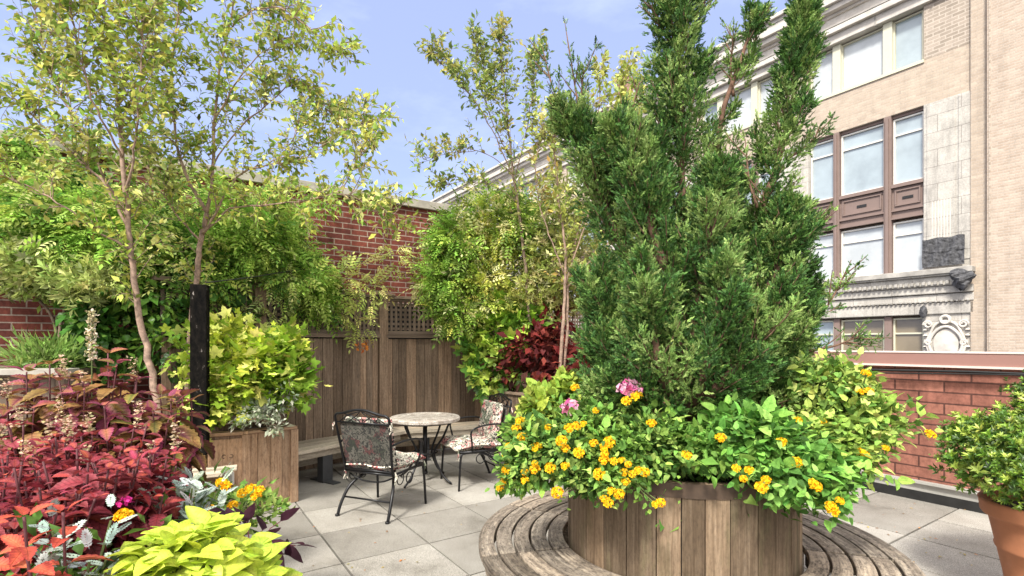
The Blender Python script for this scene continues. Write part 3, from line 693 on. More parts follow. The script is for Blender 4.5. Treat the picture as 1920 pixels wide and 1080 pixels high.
# ---------------------------------------------------------------- chairs (front is +Y)
def chair(loc,rz,label):
    r=thing('patio_chair',label,'chair',loc,rz,'cushioned iron patio chairs')
    for s in (-1,1):
        mb=MB(); mb.tube(curve([(s*.10,.02,.365),(s*.16,-.08,.34),(s*.235,-.20,.25),(s*.265,-.285,.11),(s*.27,-.33,.0)],18),[.016]*6+[.014]*20 if False else .014,8); mb.tube([(s*.27,-.33,.0),(s*.27,-.33,.018)],.02,8); mb.build('leg',M['iron'],r,smooth=True)
        mb=MB(); mb.tube(curve([(s*.24,.05,.38),(s*.262,.20,.385),(s*.27,.25,.34),(s*.28,.275,.0)],14),.012,8); mb.build('leg',M['iron'],r,smooth=True)
        mb=MB() # arm
        mb.tube(curve([(s*.275,-.285,.66),(s*.315,-.12,.685),(s*.325,.06,.67),(s*.32,.15,.62),(s*.30,.135,.50),(s*.27,.12,.40)],20),.010,8); mb.build('arm',M['iron'],r,smooth=True)
        mb=MB() # scroll
        cc=Vector((s*.262,.02,.315)); mb.tube([cc+Vector((0,.05*math.cos(t),.05*math.sin(t))) for t in [2*PI*i/18 for i in range(19)]],.006,6,cap=False)
        cc=Vector((s*.262,-.13,.335)); mb.tube([cc+Vector((0,.032*math.cos(t)*(1+.12*t),.032*math.sin(t)*(1+.12*t))) for t in [2*PI*i/14 for i in range(17)]],.005,6,cap=False); mb.build('scroll',M['iron'],r,smooth=True)
    mb=MB(); mb.tube([(-.262,-.26,.16),(.262,-.26,.16)],.009,6); mb.tube([(-.26,-.26,.16),(0,-.0,.20)],.006,6) if False else None; mb.build('stretcher',M['iron'],r,smooth=True)
    mb=MB(); rr=[(-.255,-.23,.39),(.255,-.23,.39),(.27,.24,.40),(-.27,.24,.40),(-.255,-.23,.39)]
    for i in range(4): mb.tube(rr[i:i+2],.012,8)
    for x in (-.12,0,.12): mb.tube([(x,-.23,.388),(x,.24,.392)],.005,5)
    mb.tube(curve([(-.24,-.2,.36),(-.1,-.2,.31),(.1,-.2,.31),(.24,-.2,.36)],12),.008,6); mb.build('seat_frame',M['iron'],r,smooth=True)
    # back: leans backward
    def bk(x,t): # t height .0-.6
        return Vector((x,-.235-.20*t,.40+t*.98))
    mb=MB(); mb.tube(curve([bk(-.255,0),bk(-.27,.2),bk(-.29,.46),bk(-.275,.53),bk(-.20,.545),bk(-.08,.575),bk(0,.583),bk(.08,.575),bk(.20,.545),bk(.275,.53),bk(.29,.46),bk(.27,.2),bk(.255,0)],48),.0115,8); mb.tube([bk(-.285,.46),bk(.285,.46)],.008,6)
    mb.tube([bk(-.256,.015),bk(.256,.015)],.011,6); mb.build('back_frame',M['iron'],r,smooth=True)
    mb=MB()
    for s in (-1,1):
        mb.tube(curve([bk(s*.24,.47),bk(s*.14,.53),bk(s*.02,.565)],8),.005,5); mb.tube(curve([bk(s*.02,.47),bk(s*.10,.52),bk(s*.2,.545)],8),.005,5); mb.tube(curve([bk(s*.0,.575),bk(s*.06,.52),bk(s*.15,.47)],8),.005,5)
    mb.build('back_lattice',M['iron'],r,smooth=True)
    def pad(name,fn,mat,nx=14,ny=16):
        mb=MB(); vs=[];fs=[]
        for sgn in (1,-1):
            for j in range(ny+1):
                for i in range(nx+1):
                    u=i/nx*2-1; v=j/ny*2-1; e=(1-abs(u)**6)*(1-abs(v)**6); th=.5*(e**.5)
                    th*=1-.22*(math.exp(-((v*ny/2)%4-2)**2*3))-.0
                    vs.append(fn(u,v,sgn*th))
        K=(nx+1)*(ny+1)
        for j in range(ny):
            for i in range(nx):
                a=j*(nx+1)+i; fs.append((a,a+1,a+nx+2,a+nx+1)); fs.append((K+a,K+a+nx+1,K+a+nx+2,K+a+1))
        mb.add(vs,fs); return mb.build(name,mat,r,smooth=True)
    pad('seat_cushion',lambda u,v,t:Vector((u*.265,.03+v*.275,.455+t*.105-.05*max(0,v-.75)*4*.25*4*.5+.012*math.sin(u*5)*math.cos(v*4))),M['floral'])
    def bf(u,v,t):
        p=bk(u*.262,.05+(v+1)/2*.43); return p+Vector((0,.075+t*.085,.02))
    pad('back_cushion',bf,M['floral'])
    def bb2(u,v,t):
        p=bk(u*.258,.02+(v+1)/2*.43); return p+Vector((0,.016+t*.012,.004))
    pad('back_panel',bb2,M['floral_shaded'])
    # fringe / ties
    mb=MB()
    for s in (-1,1):
        for x,y,z in ((.26,.27,.42),(.27,-.22,.42)):
            mb=MB()
            for q in range(3): mb.tube([(s*x,y,z),(s*(x+.01*q),y+.01,z-.05),(s*(x+.012-.01*q),y+.02*(q-1),z-.11)],.004,4)
            mb.build('cushion_tie',M['floral'],r)
        mb=MB()
        for q in range(2):
            b_=bk(s*.285,.47); mb.tube([b_,b_+Vector((s*.03,-.01,-.03-.03*q)),b_+Vector((s*.02,-.02,-.09))],.0035,4)
        mb.build('cushion_tie',M['floral'],r)
    return r
chair((-1.20,4.82,0),R(-22),'iron patio chair seen from behind, printed back darkened with painted shade, left of table')
chair((-.44,5.76,0),R(117),'iron patio chair with pale floral cushion facing left, beside yellow flowers')

# ================================================================ BUILDING ACROSS THE STREET
TB=R(34); BB=23.0; ZG=-15.0
def bl(name,label,cat): return thing(name,label,cat,e2(TB)*BB+Vector((0,0,ZG)),R(90)+TB)
bd=bl('office_building','pale brick and limestone office building with bands of windows across the street','building')
def Bm(fn,name,mat,bevel=0):
    mb=MB(); fn(mb); mb.v=[(x,y,z-ZG) for x,y,z in mb.v]; return mb.build(name,mat,bd,bevel=bevel)
S0,S1=5.78,64.0; P5=5.4; nb=10
def wallb(mb):
    mb.b2(S0,S1,-12,-.45,ZG,15.4)           # mass
    mb.b2(S0,S1,-.45,0,10.30,11.9); 
    for k in range(nb+1):
        a=S0 if k==0 else 7.12+P5*k-1.34-.0; b=7.12+P5*k
        if b>S1: break
        mb.b2(a,b,-.45,-.002,11.9,13.95)
Bm(wallb,'wall',M['bbrick'])
def g2(mb): mb.b2(S0,7.10,-.42,.004,11.95,15.2)
Bm(g2,'grey_brick_patch',M['bbrick2'])
def piers(mb):
    for k in range(nb+1):
        a=7.12+P5*k-1.34; b=7.12+P5*k
        mb.b2(a,b,-.45,.03,ZG,10.30)
        if k: mb.b2(a+.12,b-.12,.0,.055,4.5,10.2)
        else: mb.b2(a+.42,b-.10,.0,.05,4.5,10.2); mb.b2(a,a+.34,0,.06,4.5,10.25)
    mb.b2(S0,S1,-.45,-.05,ZG,-.6)
Bm(piers,'pier',M['lime'],bevel=.02)
def flute(mb):
    for k in range(7): mb.b2(6.32+.085*k,6.355+.085*k,.02,.058,5.35,6.7)
Bm(flute,'fluting',M['cornice'])
def corn(mb):
    # cornice above second storey
    for z0,z1,p in ((3.95,4.22,.42),(3.35,3.62,.22),(3.05,3.33,.14),(2.62,3.03,.10)): mb.b2(S0-.1,S1,-.3,p,z0,z1)
    mb.b2(S0,S1,-.3,.30,3.62,3.95)
Bm(corn,'cornice',M['lime'],bevel=.03)
def corn2(mb):
    mb.b2(S0-.14,S1,-.3,.50,4.02,4.20); x=S0
    while x<S1-.2: mb.b2(x,x+.09,.1,.38,3.66,3.78); x+=.17
    x=S0
    while x<45: mb.b2(x,x+.07,.05,.19,3.04,3.11); x+=.15
Bm(corn2,'stained_ledge',M['ledge'],bevel=.01)
def top(mb):
    for z0,z1,p in ((13.95,14.32,.16),(14.32,14.55,.34),(15.08,15.2,.18),(15.2,15.42,.42),(15.42,15.8,.58),(15.95,16.12,.75)): mb.b2(S0,S1,-.6,p,z0,z1)
    mb.b2(S0,S1,-.6,.08,14.55,15.08); mb.b2(S0,S1,-.6,.62,15.8,15.95); mb.b2(S0,S1,-12,-.5,15.3,16.0)
Bm(top,'top_cornice',M['cornice'],bevel=.02)
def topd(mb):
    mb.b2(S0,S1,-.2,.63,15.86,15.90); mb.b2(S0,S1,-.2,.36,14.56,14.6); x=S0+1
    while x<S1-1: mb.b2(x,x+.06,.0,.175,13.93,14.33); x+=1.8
Bm(topd,'dark_joint_moulding',M['ledge'])  # darker thin bands and joint bars across the top cornice
rows=[(11.97,13.90,'cream'),(7.63,10.27,'iron'),(4.22,6.32,'iron'),(-.6,2.55,'low')]
bays=8
frameM={'cream':M['cream'],'iron':M['white'],'low':M['cream']}
def window(s0,s1,z0,z1,kind,gm,transom,fr_):
    mb=MB(); t=.055; y0,y1=-.30,-.16
    for a,b,c,d in ((s0,s0+t,z0,z1),(s1-t,s1,z0,z1)): mb.b2(a,b,y0,y1,c,d)
    for c,d in ((z0,z0+t*1.2),(z1-t,z1)): mb.b2(s0+t,s1-t,y0,y1,c,d)
    if transom: mb.b2(s0+t,s1-t,y0+.02,y1-.03,transom-.03,transom+.03)
    mb.v=[(x,y,z-ZG) for x,y,z in mb.v]; f=mb.build('window',fr_,bd)
    mb=MB(); mb.b2(s0+t,s1-t,-.26,-.25,z0+t,z1-t); mb.v=[(x,y,z-ZG) for x,y,z in mb.v]; mb.build('pane',gm,f)
for k in range(bays):
    o=P5*k
    for ri,(z0,z1,kd) in enumerate(rows):
        for wi,(a,b) in enumerate(((7.13,8.14),(8.38,9.97),(10.19,11.18))):
            z0_=max(z0,-.6)
            a_,b_=a+o,b+o
            if kd=='cream': window(a_+.04,b_-.02,z0_+.03,z1,kd,M['blind'] if (k+wi)%3 else M['glass'],None,M['cream'])
            elif kd=='iron': window(a_+.02,b_-.02,z0_+.02,z1-.12,kd,M['glass'] if ri==1 else M['blind'],z1-.12-(.62 if ri==1 else .5),M['white'])
            else: window(a_+.02,b_-.02,z0_,z1-.02,kd,M['tan'] if (k==0 and wi<2) else M['glass'],z1-.6,M['cream'])
def mull(mb):
    for k in range(nb):
        o=P5*k
        for a,b in ((8.14,8.38),(9.97,10.19)):
            mb.b2(a+o,b+o,-.42,.0,4.22,10.3); mb.b2(a+o+.07,b+o-.07,-.1,.07,4.22,10.2); mb.b2(a+o,b+o,-.42,-.05,-.6,2.6)
        for a,b in ((7.13,8.14),(8.38,9.97),(10.19,11.18)):
            a+=o;b+=o
            mb.b2(a,b,-.42,-.10,6.32,7.63); mb.b2(a,b,-.2,.02,7.5,7.63); mb.b2(a,b,-.2,-.02,6.60,6.66); mb.b2(a,b,-.2,-.02,6.30,6.38)
            for z in (6.80,7.36): mb.b2(a+.1,b-.1,-.2,-.05,z,z+.05)
            mb.b2(a+.1,a+.15,-.2,-.05,6.86,7.35); mb.b2(b-.15,b-.1,-.2,-.05,6.86,7.35)
            mb.b2(a,b,-.42,-.14,10.18,10.3)
Bm(mull,'spandrel',M['mauve'])
def mull2(mb):
    for k in range(nb):
        o=P5*k
        for a,b in ((8.12,8.42),(9.93,10.23)): mb.b2(a+o,b+o,-.42,-.03,11.93,13.93)
        mb.b2(7.1+o,11.2+o,-.44,.05,11.86,11.97)
Bm(mull2,'window_mullion',M['cream'])
for k in range(6):
    for a,b in ((7.13,8.14),(8.38,9.97)):
        Bm(lambda mb: mb.b2((a+b)/2+P5*k-.17,(a+b)/2+P5*k+.17,-.12,-.08,7.03,7.13),'vent',M['dark'])
# cartouche on the corner pier
def cart(mb):
    cx,cz=6.46,1.55
    th=[2*PI*i/40 for i in range(41)]
    mb.tube([(cx+.42*math.cos(t)*(1+.12*math.cos(2*t)),.10,cz+.62*math.sin(t)) for t in th],.05,8,cap=False)
    mb.tube([(cx+.52*math.cos(t)*(1+.05*math.cos(6*t)),.08,cz+.82*math.sin(t)) for t in th],.045,8,cap=False)
    for s in (-1,1):
        for zc,rr in ((2.25,.14),(.95,.13),(1.6,.10)):
            mb.tube([(cx+s*(.50+rr*math.cos(t)*(1-t/14)),.12,zc+rr*math.sin(t)*(1-t/14)) for t in [i*.55 for i in range(18)]],.035,6)
        for zc in (1.2,1.45,1.85,2.05): mb.lathe([(.001,.06),(.06,.03),(.08,0)],(cx+s*.6,.05,zc),8)
    mb.tube([(cx+.13*math.cos(t),.13,2.42+.13*math.sin(t)) for t in th[::2]],.05,6,cap=False)
    vs=[(cx,.14,cz)]+[(cx+.36*math.cos(t),.06,cz+.54*math.sin(t)) for t in th[:-1]]; mb.add(vs,[(0,1+i,1+(i+1)%40) for i in range(40)])
Bm(cart,'cartouche',M['cornice'])
# dark netting patches
def ntp(mb):
    nx,nz=14,10; vs=[]
    rgn=np.random.default_rng(4)
    for j in range(nz+1):
        for i in range(nx+1): vs.append((5.92+1.20*i/nx,.15+.03*math.sin(i*1.3+j*.6)+rgn.normal(0,.006),4.32+1.02*j/nz+.025*math.sin(i*.9)*(j/nz)))
    mb.add(vs,[(j*(nx+1)+i,j*(nx+1)+i+1,(j+1)*(nx+1)+i+1,(j+1)*(nx+1)+i) for j in range(nz) for i in range(nx)])
    mb.tube([(5.9,.15,4.86),(6.5,.16,4.84),(7.12,.15,4.87)],.012,5)
Bm(ntp,'netting_patch',M['net'])
def ntb(mb):
    # bundle at the cornice corner
    vs=[];n=12
    for j in range(9):
        for i in range(n):
            t=2*PI*i/n; r=.30*math.sin(PI*(j+.35)/9)**.6*(1+.2*math.sin(3*t+j)+.15*math.sin(5*t-2*j)); vs.append((5.92+r*math.cos(t)*(1.2 if j>4 else .85),.42+r*math.sin(t)*.7,3.42+.72*j/8+.05*math.sin(2*t)))
    mb.add(vs,[(j*n+i,j*n+(i+1)%n,(j+1)*n+(i+1)%n,(j+1)*n+i) for j in range(8) for i in range(n)])
Bm(ntb,'netting_bundle',M['net'])
def nts(mb):
    vs=[(7.08+.13*math.cos(2*PI*i/8),.16,2.72+.24*math.sin(2*PI*i/8)) for i in range(8)]; mb.add([(7.08,.24,2.72)]+vs,[(0,1+i,1+(i+1)%8) for i in range(8)])
Bm(nts,'netting_patch',M['net'])
def rail(mb):
    for x in np.arange(20,60,1.6): mb.tube([(x,-.8,16.0),(x,-.8,17.0)],.025,5)
    for z in (16.5,17.0): mb.tube([(20,-.8,z),(59.6,-.8,z)],.025,5)
    for x in np.arange(15.5,19,.55): mb.tube([(x,-1.4,16.0),(x+.25,-2.4,17.3)],.03,5)
    mb.tube([(15.2,-2.4,17.3),(19,-2.4,17.3)],.03,5); mb.tube([(15.2,-1.4,16.4),(19,-1.4,16.4)],.03,5)
Bm(rail,'roof_railing',M['flash'])
def chim(mb): mb.b2(23.2,23.9,-2.2,-1.4,15.9,18.6); mb.b2(23.1,24.0,-2.3,-1.3,18.6,18.8)
Bm(chim,'chimney',M['coping_metal'])
# wing at the right
wg=bl('brick_building','plain pink brick building adjoining at the right edge of frame','building')
mb=MB(); mb.b2(-14,5.30,-12,.30,0,34); mb.build('wall',M['bbrick3'],wg)
mb=MB(); mb.b2(5.30,5.775,-12,.10,0,34); mb.build('corner_strip',M['bbrick'],wg)
mb=MB(); mb.b2(5.215,5.255,.2,.315,0,34); mb.build('expansion_joint',M['bbrick2'],wg)
# ================================================================ PLANTS
rg=np.random.default_rng(11)
G=lambda *a: np.array(a,float)
OV=leaf_t(2,.5,.42,0,.18,.10); OVs=diamond(.5,.07,.42)
PIN=pinnate(4); IVY=maple(); COL=leaf_t(12,.64,.40,.11,.42,.16); HEART=leaf_t(6,.86,.30,0,.34,.16,heart=.12)
LAN=leaf_t(4,.62,.36,.05,.22,.14)
# ---- birches at left
YL=[(.44,.52,.10),(.32,.44,.09),(.52,.52,.12),(.22,.34,.07),(.58,.60,.22)]
def L(px,py,Y): return P(px,py,Y)
b1=[([L(300,800,4.3),L(285,700,4.3),L(262,600,4.28),L(248,500,4.26),L(242,430,4.25),L(232,330,4.2),L(224,220,4.2),L(208,110,4.2),L(194,-10,4.2),L(190,-110,4.2)],.030,.008,1.0),
 ([L(242,430,4.25),L(200,350,4.2),L(140,290,4.15),L(80,235,4.1),L(30,185,4.1)],.013,.004,1.3),
 ([L(240,410,4.25),L(190,320,4.35),L(150,240,4.4),L(110,170,4.45),L(80,90,4.5),L(62,-30,4.5)],.012,.003,1.3),
 ([L(236,370,4.2),L(250,280,4.1),L(262,180,4.0),L(268,60,4.0),L(262,-60,4.0)],.010,.003,1.3),
 ([L(230,300,4.2),L(190,220,4.0),L(155,130,3.9),L(135,30,3.9),L(128,-60,3.9)],.009,.003,1.3),
 ([L(245,470,4.25),L(180,430,4.1),L(110,380,3.95),L(40,345,3.9),L(-40,310,3.8)],.009,.003,1.0),
 ([L(224,230,4.2),L(265,150,4.4),L(290,80,4.5),L(310,-20,4.6)],.008,.003,1.2)]
make_tree('birch_tree','slender birch tree with pale speckled trunk nearest the left edge','tree',b1,21,OVs,YL,.066,23,.42,1.05,M['bark'],updir=.5,droop=.35,skip=.22)
b2_=[([L(352,760,4.95),L(356,640,4.95),L(368,520,4.9),L(375,460,4.9),L(388,400,4.9)],.030,.022,.3),
 ([L(388,400,4.9),L(350,330,4.8),L(328,250,4.8),L(322,150,4.8),L(330,60,4.8),L(342,-60,4.8)],.016,.004,1.2),
 ([L(385,410,4.9),L(400,320,4.9),L(402,220,4.9),L(412,130,4.9),L(432,40,4.9),L(446,-70,4.9)],.018,.005,1.2),
 ([L(378,440,4.9),L(405,400,4.8),L(445,330,4.75),L(500,310,4.7),L(560,300,4.7),L(625,262,4.7)],.012,.003,1.0),
 ([L(402,230,4.9),L(440,160,4.8),L(480,110,4.8),L(535,70,4.8)],.009,.003,1.1),
 ([L(436,50,4.9),L(470,22,4.8),L(520,14,4.7),L(565,40,4.6),L(605,75,4.6),L(636,112,4.6)],.008,.003,1.5),
 ([L(400,310,4.9),L(450,240,5.0),L(520,180,5.0),L(560,150,5.0),L(610,200,5.0),L(640,250,5.0)],.008,.002,1.5),
 ([L(380,440,4.9),L(430,392,4.7),L(490,385,4.5),L(560,378,4.4),L(640,365,4.3),L(700,385,4.3),L(745,402,4.3)],.009,.002,1.2),
 ([L(378,455,4.9),L(330,400,4.7),L(290,340,4.6),L(255,270,4.6)],.010,.003,1.2),
 ([L(500,312,4.7),L(545,270,4.7),L(560,210,4.7)],.005,.002,1.1),([L(600,270,4.7),L(650,240,4.7),L(690,225,4.7)],.005,.002,1.6),([L(640,365,4.3),L(665,310,4.3),L(690,262,4.3)],.004,.002,1.4)]
make_tree('birch_tree','forked birch tree behind the charred post with arching right branches','tree',b2_,33,OVs,YL,.065,22,.40,1.05,M['bark'],updir=.45,droop=.45,skip=.15)
# ---- slender trees beyond the fence
DG=[(.36,.44,.13),(.26,.36,.11),(.46,.50,.16),(.18,.27,.09),(.50,.46,.14)]
t3=[([L(1000,700,6.7),L(990,560,6.7),L(978,440,6.7),L(968,360,6.7),L(958,290,6.7),L(950,200,6.7),L(940,120,6.7),L(934,50,6.7)],.026,.005,1.0),
 ([L(968,350,6.7),L(930,260,6.6),L(890,190,6.5),L(850,140,6.5),L(806,98,6.4)],.009,.003,1.5),
 ([L(965,340,6.7),L(985,250,6.8),L(1000,170,6.8),L(1010,95,6.9)],.008,.003,1.3),
 ([L(960,300,6.7),L(920,220,6.7),L(900,150,6.7),L(888,70,6.7)],.008,.003,1.3),
 ([L(965,330,6.7),L(915,290,6.6),L(860,285,6.5),L(795,300,6.4)],.006,.002,1.3),
 ([L(970,380,6.7),L(930,350,6.6),L(870,340,6.5),L(828,350,6.5)],.005,.002,1.2),
 ([L(955,230,6.7),L(920,170,6.8),L(905,110,6.9)],.005,.002,1.3)]
make_tree('slender_tree','slim small leaved tree rising against open sky left of the juniper','tree',t3,41,OVs,DG,.075,14,.40,.8,M['bark2'],updir=.8,droop=.1,skip=.28,side=.7)
OR=[(.52,.56,.16),(.44,.52,.14),(.60,.60,.28),(.34,.42,.10),(.54,.42,.12)]
t4=[([L(1050,720,6.2),L(1054,620,6.2),L(1060,540,6.2),L(1058,450,6.2),L(1045,360,6.2),L(1040,260,6.2),L(1045,180,6.2)],.024,.006,.9),
 ([L(1058,700,6.25),L(1064,610,6.25),L(1066,540,6.25),L(1080,450,6.4),L(1100,340,6.5),L(1120,230,6.6),L(1128,130,6.6)],.02,.004,1.0),
 ([L(1062,530,6.2),L(1090,440,6.2),L(1130,330,6.3),L(1160,220,6.4),L(1182,115,6.4)],.009,.003,1.2),
 ([L(1060,520,6.2),L(1030,440,6.1),L(1010,380,6.1),L(1005,300,6.1),L(1020,220,6.1)],.009,.003,1.0),
 ([L(1062,540,6.2),L(1095,500,6.0),L(1130,470,5.9),L(1150,440,5.9)],.008,.003,1.0),
 ([L(1130,330,6.3),L(1165,260,6.3),L(1200,160,6.4)],.005,.002,1.2)]
make_tree('slender_tree','twin stemmed slender tree with yellowing leaves rising behind the red coleus','tree',t4,52,OVs,OR,.075,16,.40,.8,M['bark'],updir=.7,droop=.15,skip=.30,side=.8)

# ---- vines: leafy masses on the fence and the wall
VG=[(.38,.58,.11),(.25,.45,.075),(.54,.68,.17),(.11,.23,.045),(.66,.75,.30)]
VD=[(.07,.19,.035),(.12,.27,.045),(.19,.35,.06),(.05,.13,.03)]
VY=[(.68,.70,.16),(.54,.62,.13),(.70,.68,.34),(.30,.42,.07),(.14,.22,.05)]
def vine(name,label,blobs,cols,seed,tm=PIN,size=.16,base=(0,0,0),stems=(),cat='vine',clump=.11,mat='leaf',perclump=22,droop=.25,col2=None,group=None,rnd=.5,up=.1,nup=.8,bark='bark2',pn=1.6,out=.9):
    r=thing(name,label,cat,base,0,group); lf=LF(seed); cen=cloud(lf,tm,blobs,size,cols,out=out,up=up,rnd=rnd,clump=clump,perclump=perclump,droop=droop,nup=nup,pos_noise=pn,col2=col2)
    for s in stems:
        mb=MB(); mb.tube(curve(s[:-1] if not hasattr(s[-1],'__len__') else s,18),(s[-1] if not hasattr(s[-1],'__len__') else .014),6); mb.build('stem',M[bark],r,world=True,smooth=True)
    mb=MB()
    # short twigs from each blob centre to clump centres
    k=0
    rr=np.random.default_rng(seed+5)
    for c,rad,n in blobs:
        K=max(3,n//perclump)
        for q in cen[k:k+K:2]:
            p0=Vector(c)*.55+Vector(q)*.45+Vector(rr.normal(0,.05,3)); mb.tube([p0,p0.lerp(Vector(q),.5)+Vector((0,0,.02)),Vector(q)],[.004,.003,.002],4,cap=False)
        k+=K
    mb.build('twigs',M[bark],r,world=True,smooth=True); lf.build('foliage',M[mat],r); return r
def bl_(px,py,Y,rx,ry,rz,n):
    return (tuple(P(px,py,Y)),(rx*Y/F,ry,rz*Y/F),n)
wl=[bl_(60,420,5.3,130,.45,75,2400),bl_(40,350,5.6,120,.4,50,700),bl_(200,460,5.3,130,.45,80,2400),bl_(330,500,5.5,110,.4,70,1800),bl_(110,310,5.9,80,.4,40,500),bl_(340,390,5.9,110,.4,60,700),bl_(470,450,5.8,90,.4,70,1600),bl_(550,520,6.0,60,.35,50,900),bl_(600,570,6.3,40,.3,28,350),bl_(490,400,6.4,60,.35,40,420),bl_(480,570,5.9,70,.3,35,350)]
vine('wisteria_vine','broad bright green wisteria sprawling over the left fence behind the birches',wl,VG,61,base=FN[0]+Vector((.4,.4,0)),size=.155,stems=[[P(238,760,5.2),P(235,640,5.2),P(225,560,5.2),P(190,480,5.3)],[P(330,760,5.25),P(320,640,5.3),P(330,560,5.3),P(350,480,5.5)],[P(480,620,5.9),P(450,560,5.9),P(400,520,5.8)]])
wd=[bl_(170,330,5.7,70,.2,45,330),bl_(250,560,5.15,110,.2,60,700),bl_(330,620,5.2,60,.15,90,550),bl_(175,590,5.0,40,.25,45,350),bl_(300,470,5.35,90,.2,60,500),bl_(420,600,5.6,50,.12,50,260),bl_(210,640,5.15,60,.2,50,650),bl_(140,670,5.1,50,.15,30,300)]
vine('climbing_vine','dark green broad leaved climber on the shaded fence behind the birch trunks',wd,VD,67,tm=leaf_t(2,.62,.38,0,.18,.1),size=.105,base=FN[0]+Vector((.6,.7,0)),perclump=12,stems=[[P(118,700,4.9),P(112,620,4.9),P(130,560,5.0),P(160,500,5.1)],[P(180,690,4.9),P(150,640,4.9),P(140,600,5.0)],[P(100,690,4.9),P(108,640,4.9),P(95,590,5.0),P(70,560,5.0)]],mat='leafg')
wc=[bl_(865,465,7.0,50,.35,65,1700),bl_(930,430,7.1,65,.4,60,1600),bl_(905,550,7.0,75,.35,45,1400),bl_(1000,480,7.2,60,.4,70,1200),bl_(825,530,6.9,35,.3,40,800),bl_(850,590,6.8,35,.2,28,450),bl_(940,390,7.4,60,.3,35,300)]
vine('wisteria_vine','yellow green wisteria spilling over fence and post at the middle of the picture',wc,VY+VG[:2],71,base=FN[3]+Vector((-.1,-.2,0)),size=.15,stems=[[P(905,600,7.3),P(890,560,7.2),P(870,500,7.2)],[P(960,640,7.2),P(940,560,7.2),P(960,480,7.2)],[P(880,620,6.9),P(900,570,7.0),P(960,540,7.1)]])
wy=[bl_(1040,430,6.8,55,.4,90,800),bl_(1090,500,6.9,50,.3,60,600),bl_(1030,540,6.8,60,.3,45,600),bl_(1130,440,7.0,40,.3,70,350)]
vine('pale_leaved_shrub','pale yellow green feathery shrub right of the wisteria against the building',wy,[(.46,.46,.16),(.40,.46,.12),(.56,.54,.28),(.30,.36,.10)],73,tm=tuft(4,6,.26),size=.13,base=(.55,6.8,0),cat='shrub',stems=[[P(1040,700,6.9),P(1050,560,6.9),P(1040,420,6.8)],[P(1060,700,6.9),P(1080,560,6.9),P(1100,480,6.9)]],perclump=14)
wo=[bl_(700,540,6.5,30,.12,18,60),bl_(650,530,6.4,30,.12,18,70),bl_(740,478,6.6,30,.10,8,40),bl_(672,605,6.5,10,.06,30,36)]
vine('creeper_vine','thin yellowish creeper trailing over the fence above the bench',wo,[(.60,.64,.20),(.48,.58,.16),(.62,.56,.22)],75,base=tuple(FN[2]+Vector((-.1,-.2,1.7))),size=.15,stems=[[P(672,650,6.5),P(668,600,6.5),P(680,560,6.5),P(700,520,6.6)]],perclump=8)
wb=[bl_(700,372,7.2,30,.08,8,50),bl_(610,380,7.0,40,.1,14,130),bl_(545,375,6.9,45,.12,20,180)]
vine('creeper_vine','small leaved green creeper hanging just under the brick wall coping',wb,VG[:3],76,tm=OVs,size=.085,base=tuple(P(640,420,7.0)),perclump=14)
mb=MB(); lf=LF(9)
pp=np.array([tuple(P(682,650,6.5)+Vector(rg.normal(0,.045,3))) for i in range(26)]); lf.put(OVs,pp,rg.normal(size=(26,3)),rg.normal(size=(26,3))+G(0,0,1),.06,palette(rg,26,[(.55,.13,.03),(.6,.22,.04)]))
o=lf.build('orange_leaf_cluster',M['leaf']); o.data.transform(Matrix.Translation(-P(682,650,6.5))); o.location=P(682,650,6.5); tag(o,'small orange leaf cluster hanging in front of fence boards above the chair','plant')
# ivy + red coleus at the back fence end
iv=[bl_(930,620,6.9,45,.15,60,520),bl_(980,600,6.9,40,.15,35,320),bl_(905,680,6.8,28,.12,50,240),bl_(960,690,6.8,35,.12,40,200)]
vine('ivy','bright green ivy climbing the fence corner above the second chair',iv,[(.28,.46,.05),(.18,.36,.05),(.42,.55,.09),(.11,.26,.04)],81,tm=IVY,size=.13,base=(-.15,6.9,0),mat='leafg',perclump=9,nup=.5,stems=[[P(930,780,6.9),P(935,700,6.9),P(925,620,6.9)]])
rc=[bl_(1010,660,6.6,48,.25,45,560),bl_(1075,690,6.4,45,.25,35,420),bl_(1030,610,6.8,28,.2,30,200),bl_(950,690,6.8,20,.15,30,90),bl_(1095,655,6.8,25,.2,25,120)]
vine('red_coleus','wine red coleus bank by the back fence beside the twin tree stems',rc,[(.17,.028,.028),(.11,.022,.025),(.27,.06,.045),(.08,.03,.03)],83,tm=leaf_t(2,.6,.4,0,.2,.1),size=.12,base=(.4,6.6,0),cat='plant',perclump=10,bark='rstem',nup=.6)
# back planter under them
planter('planter_box','dark wooden planter box under the red coleus at the back fence',[(-.15,6.75),(.35,6.25),(1.6,7.2),(1.25,8.3),(.2,7.9)],.9,0,mat=M['fence'])

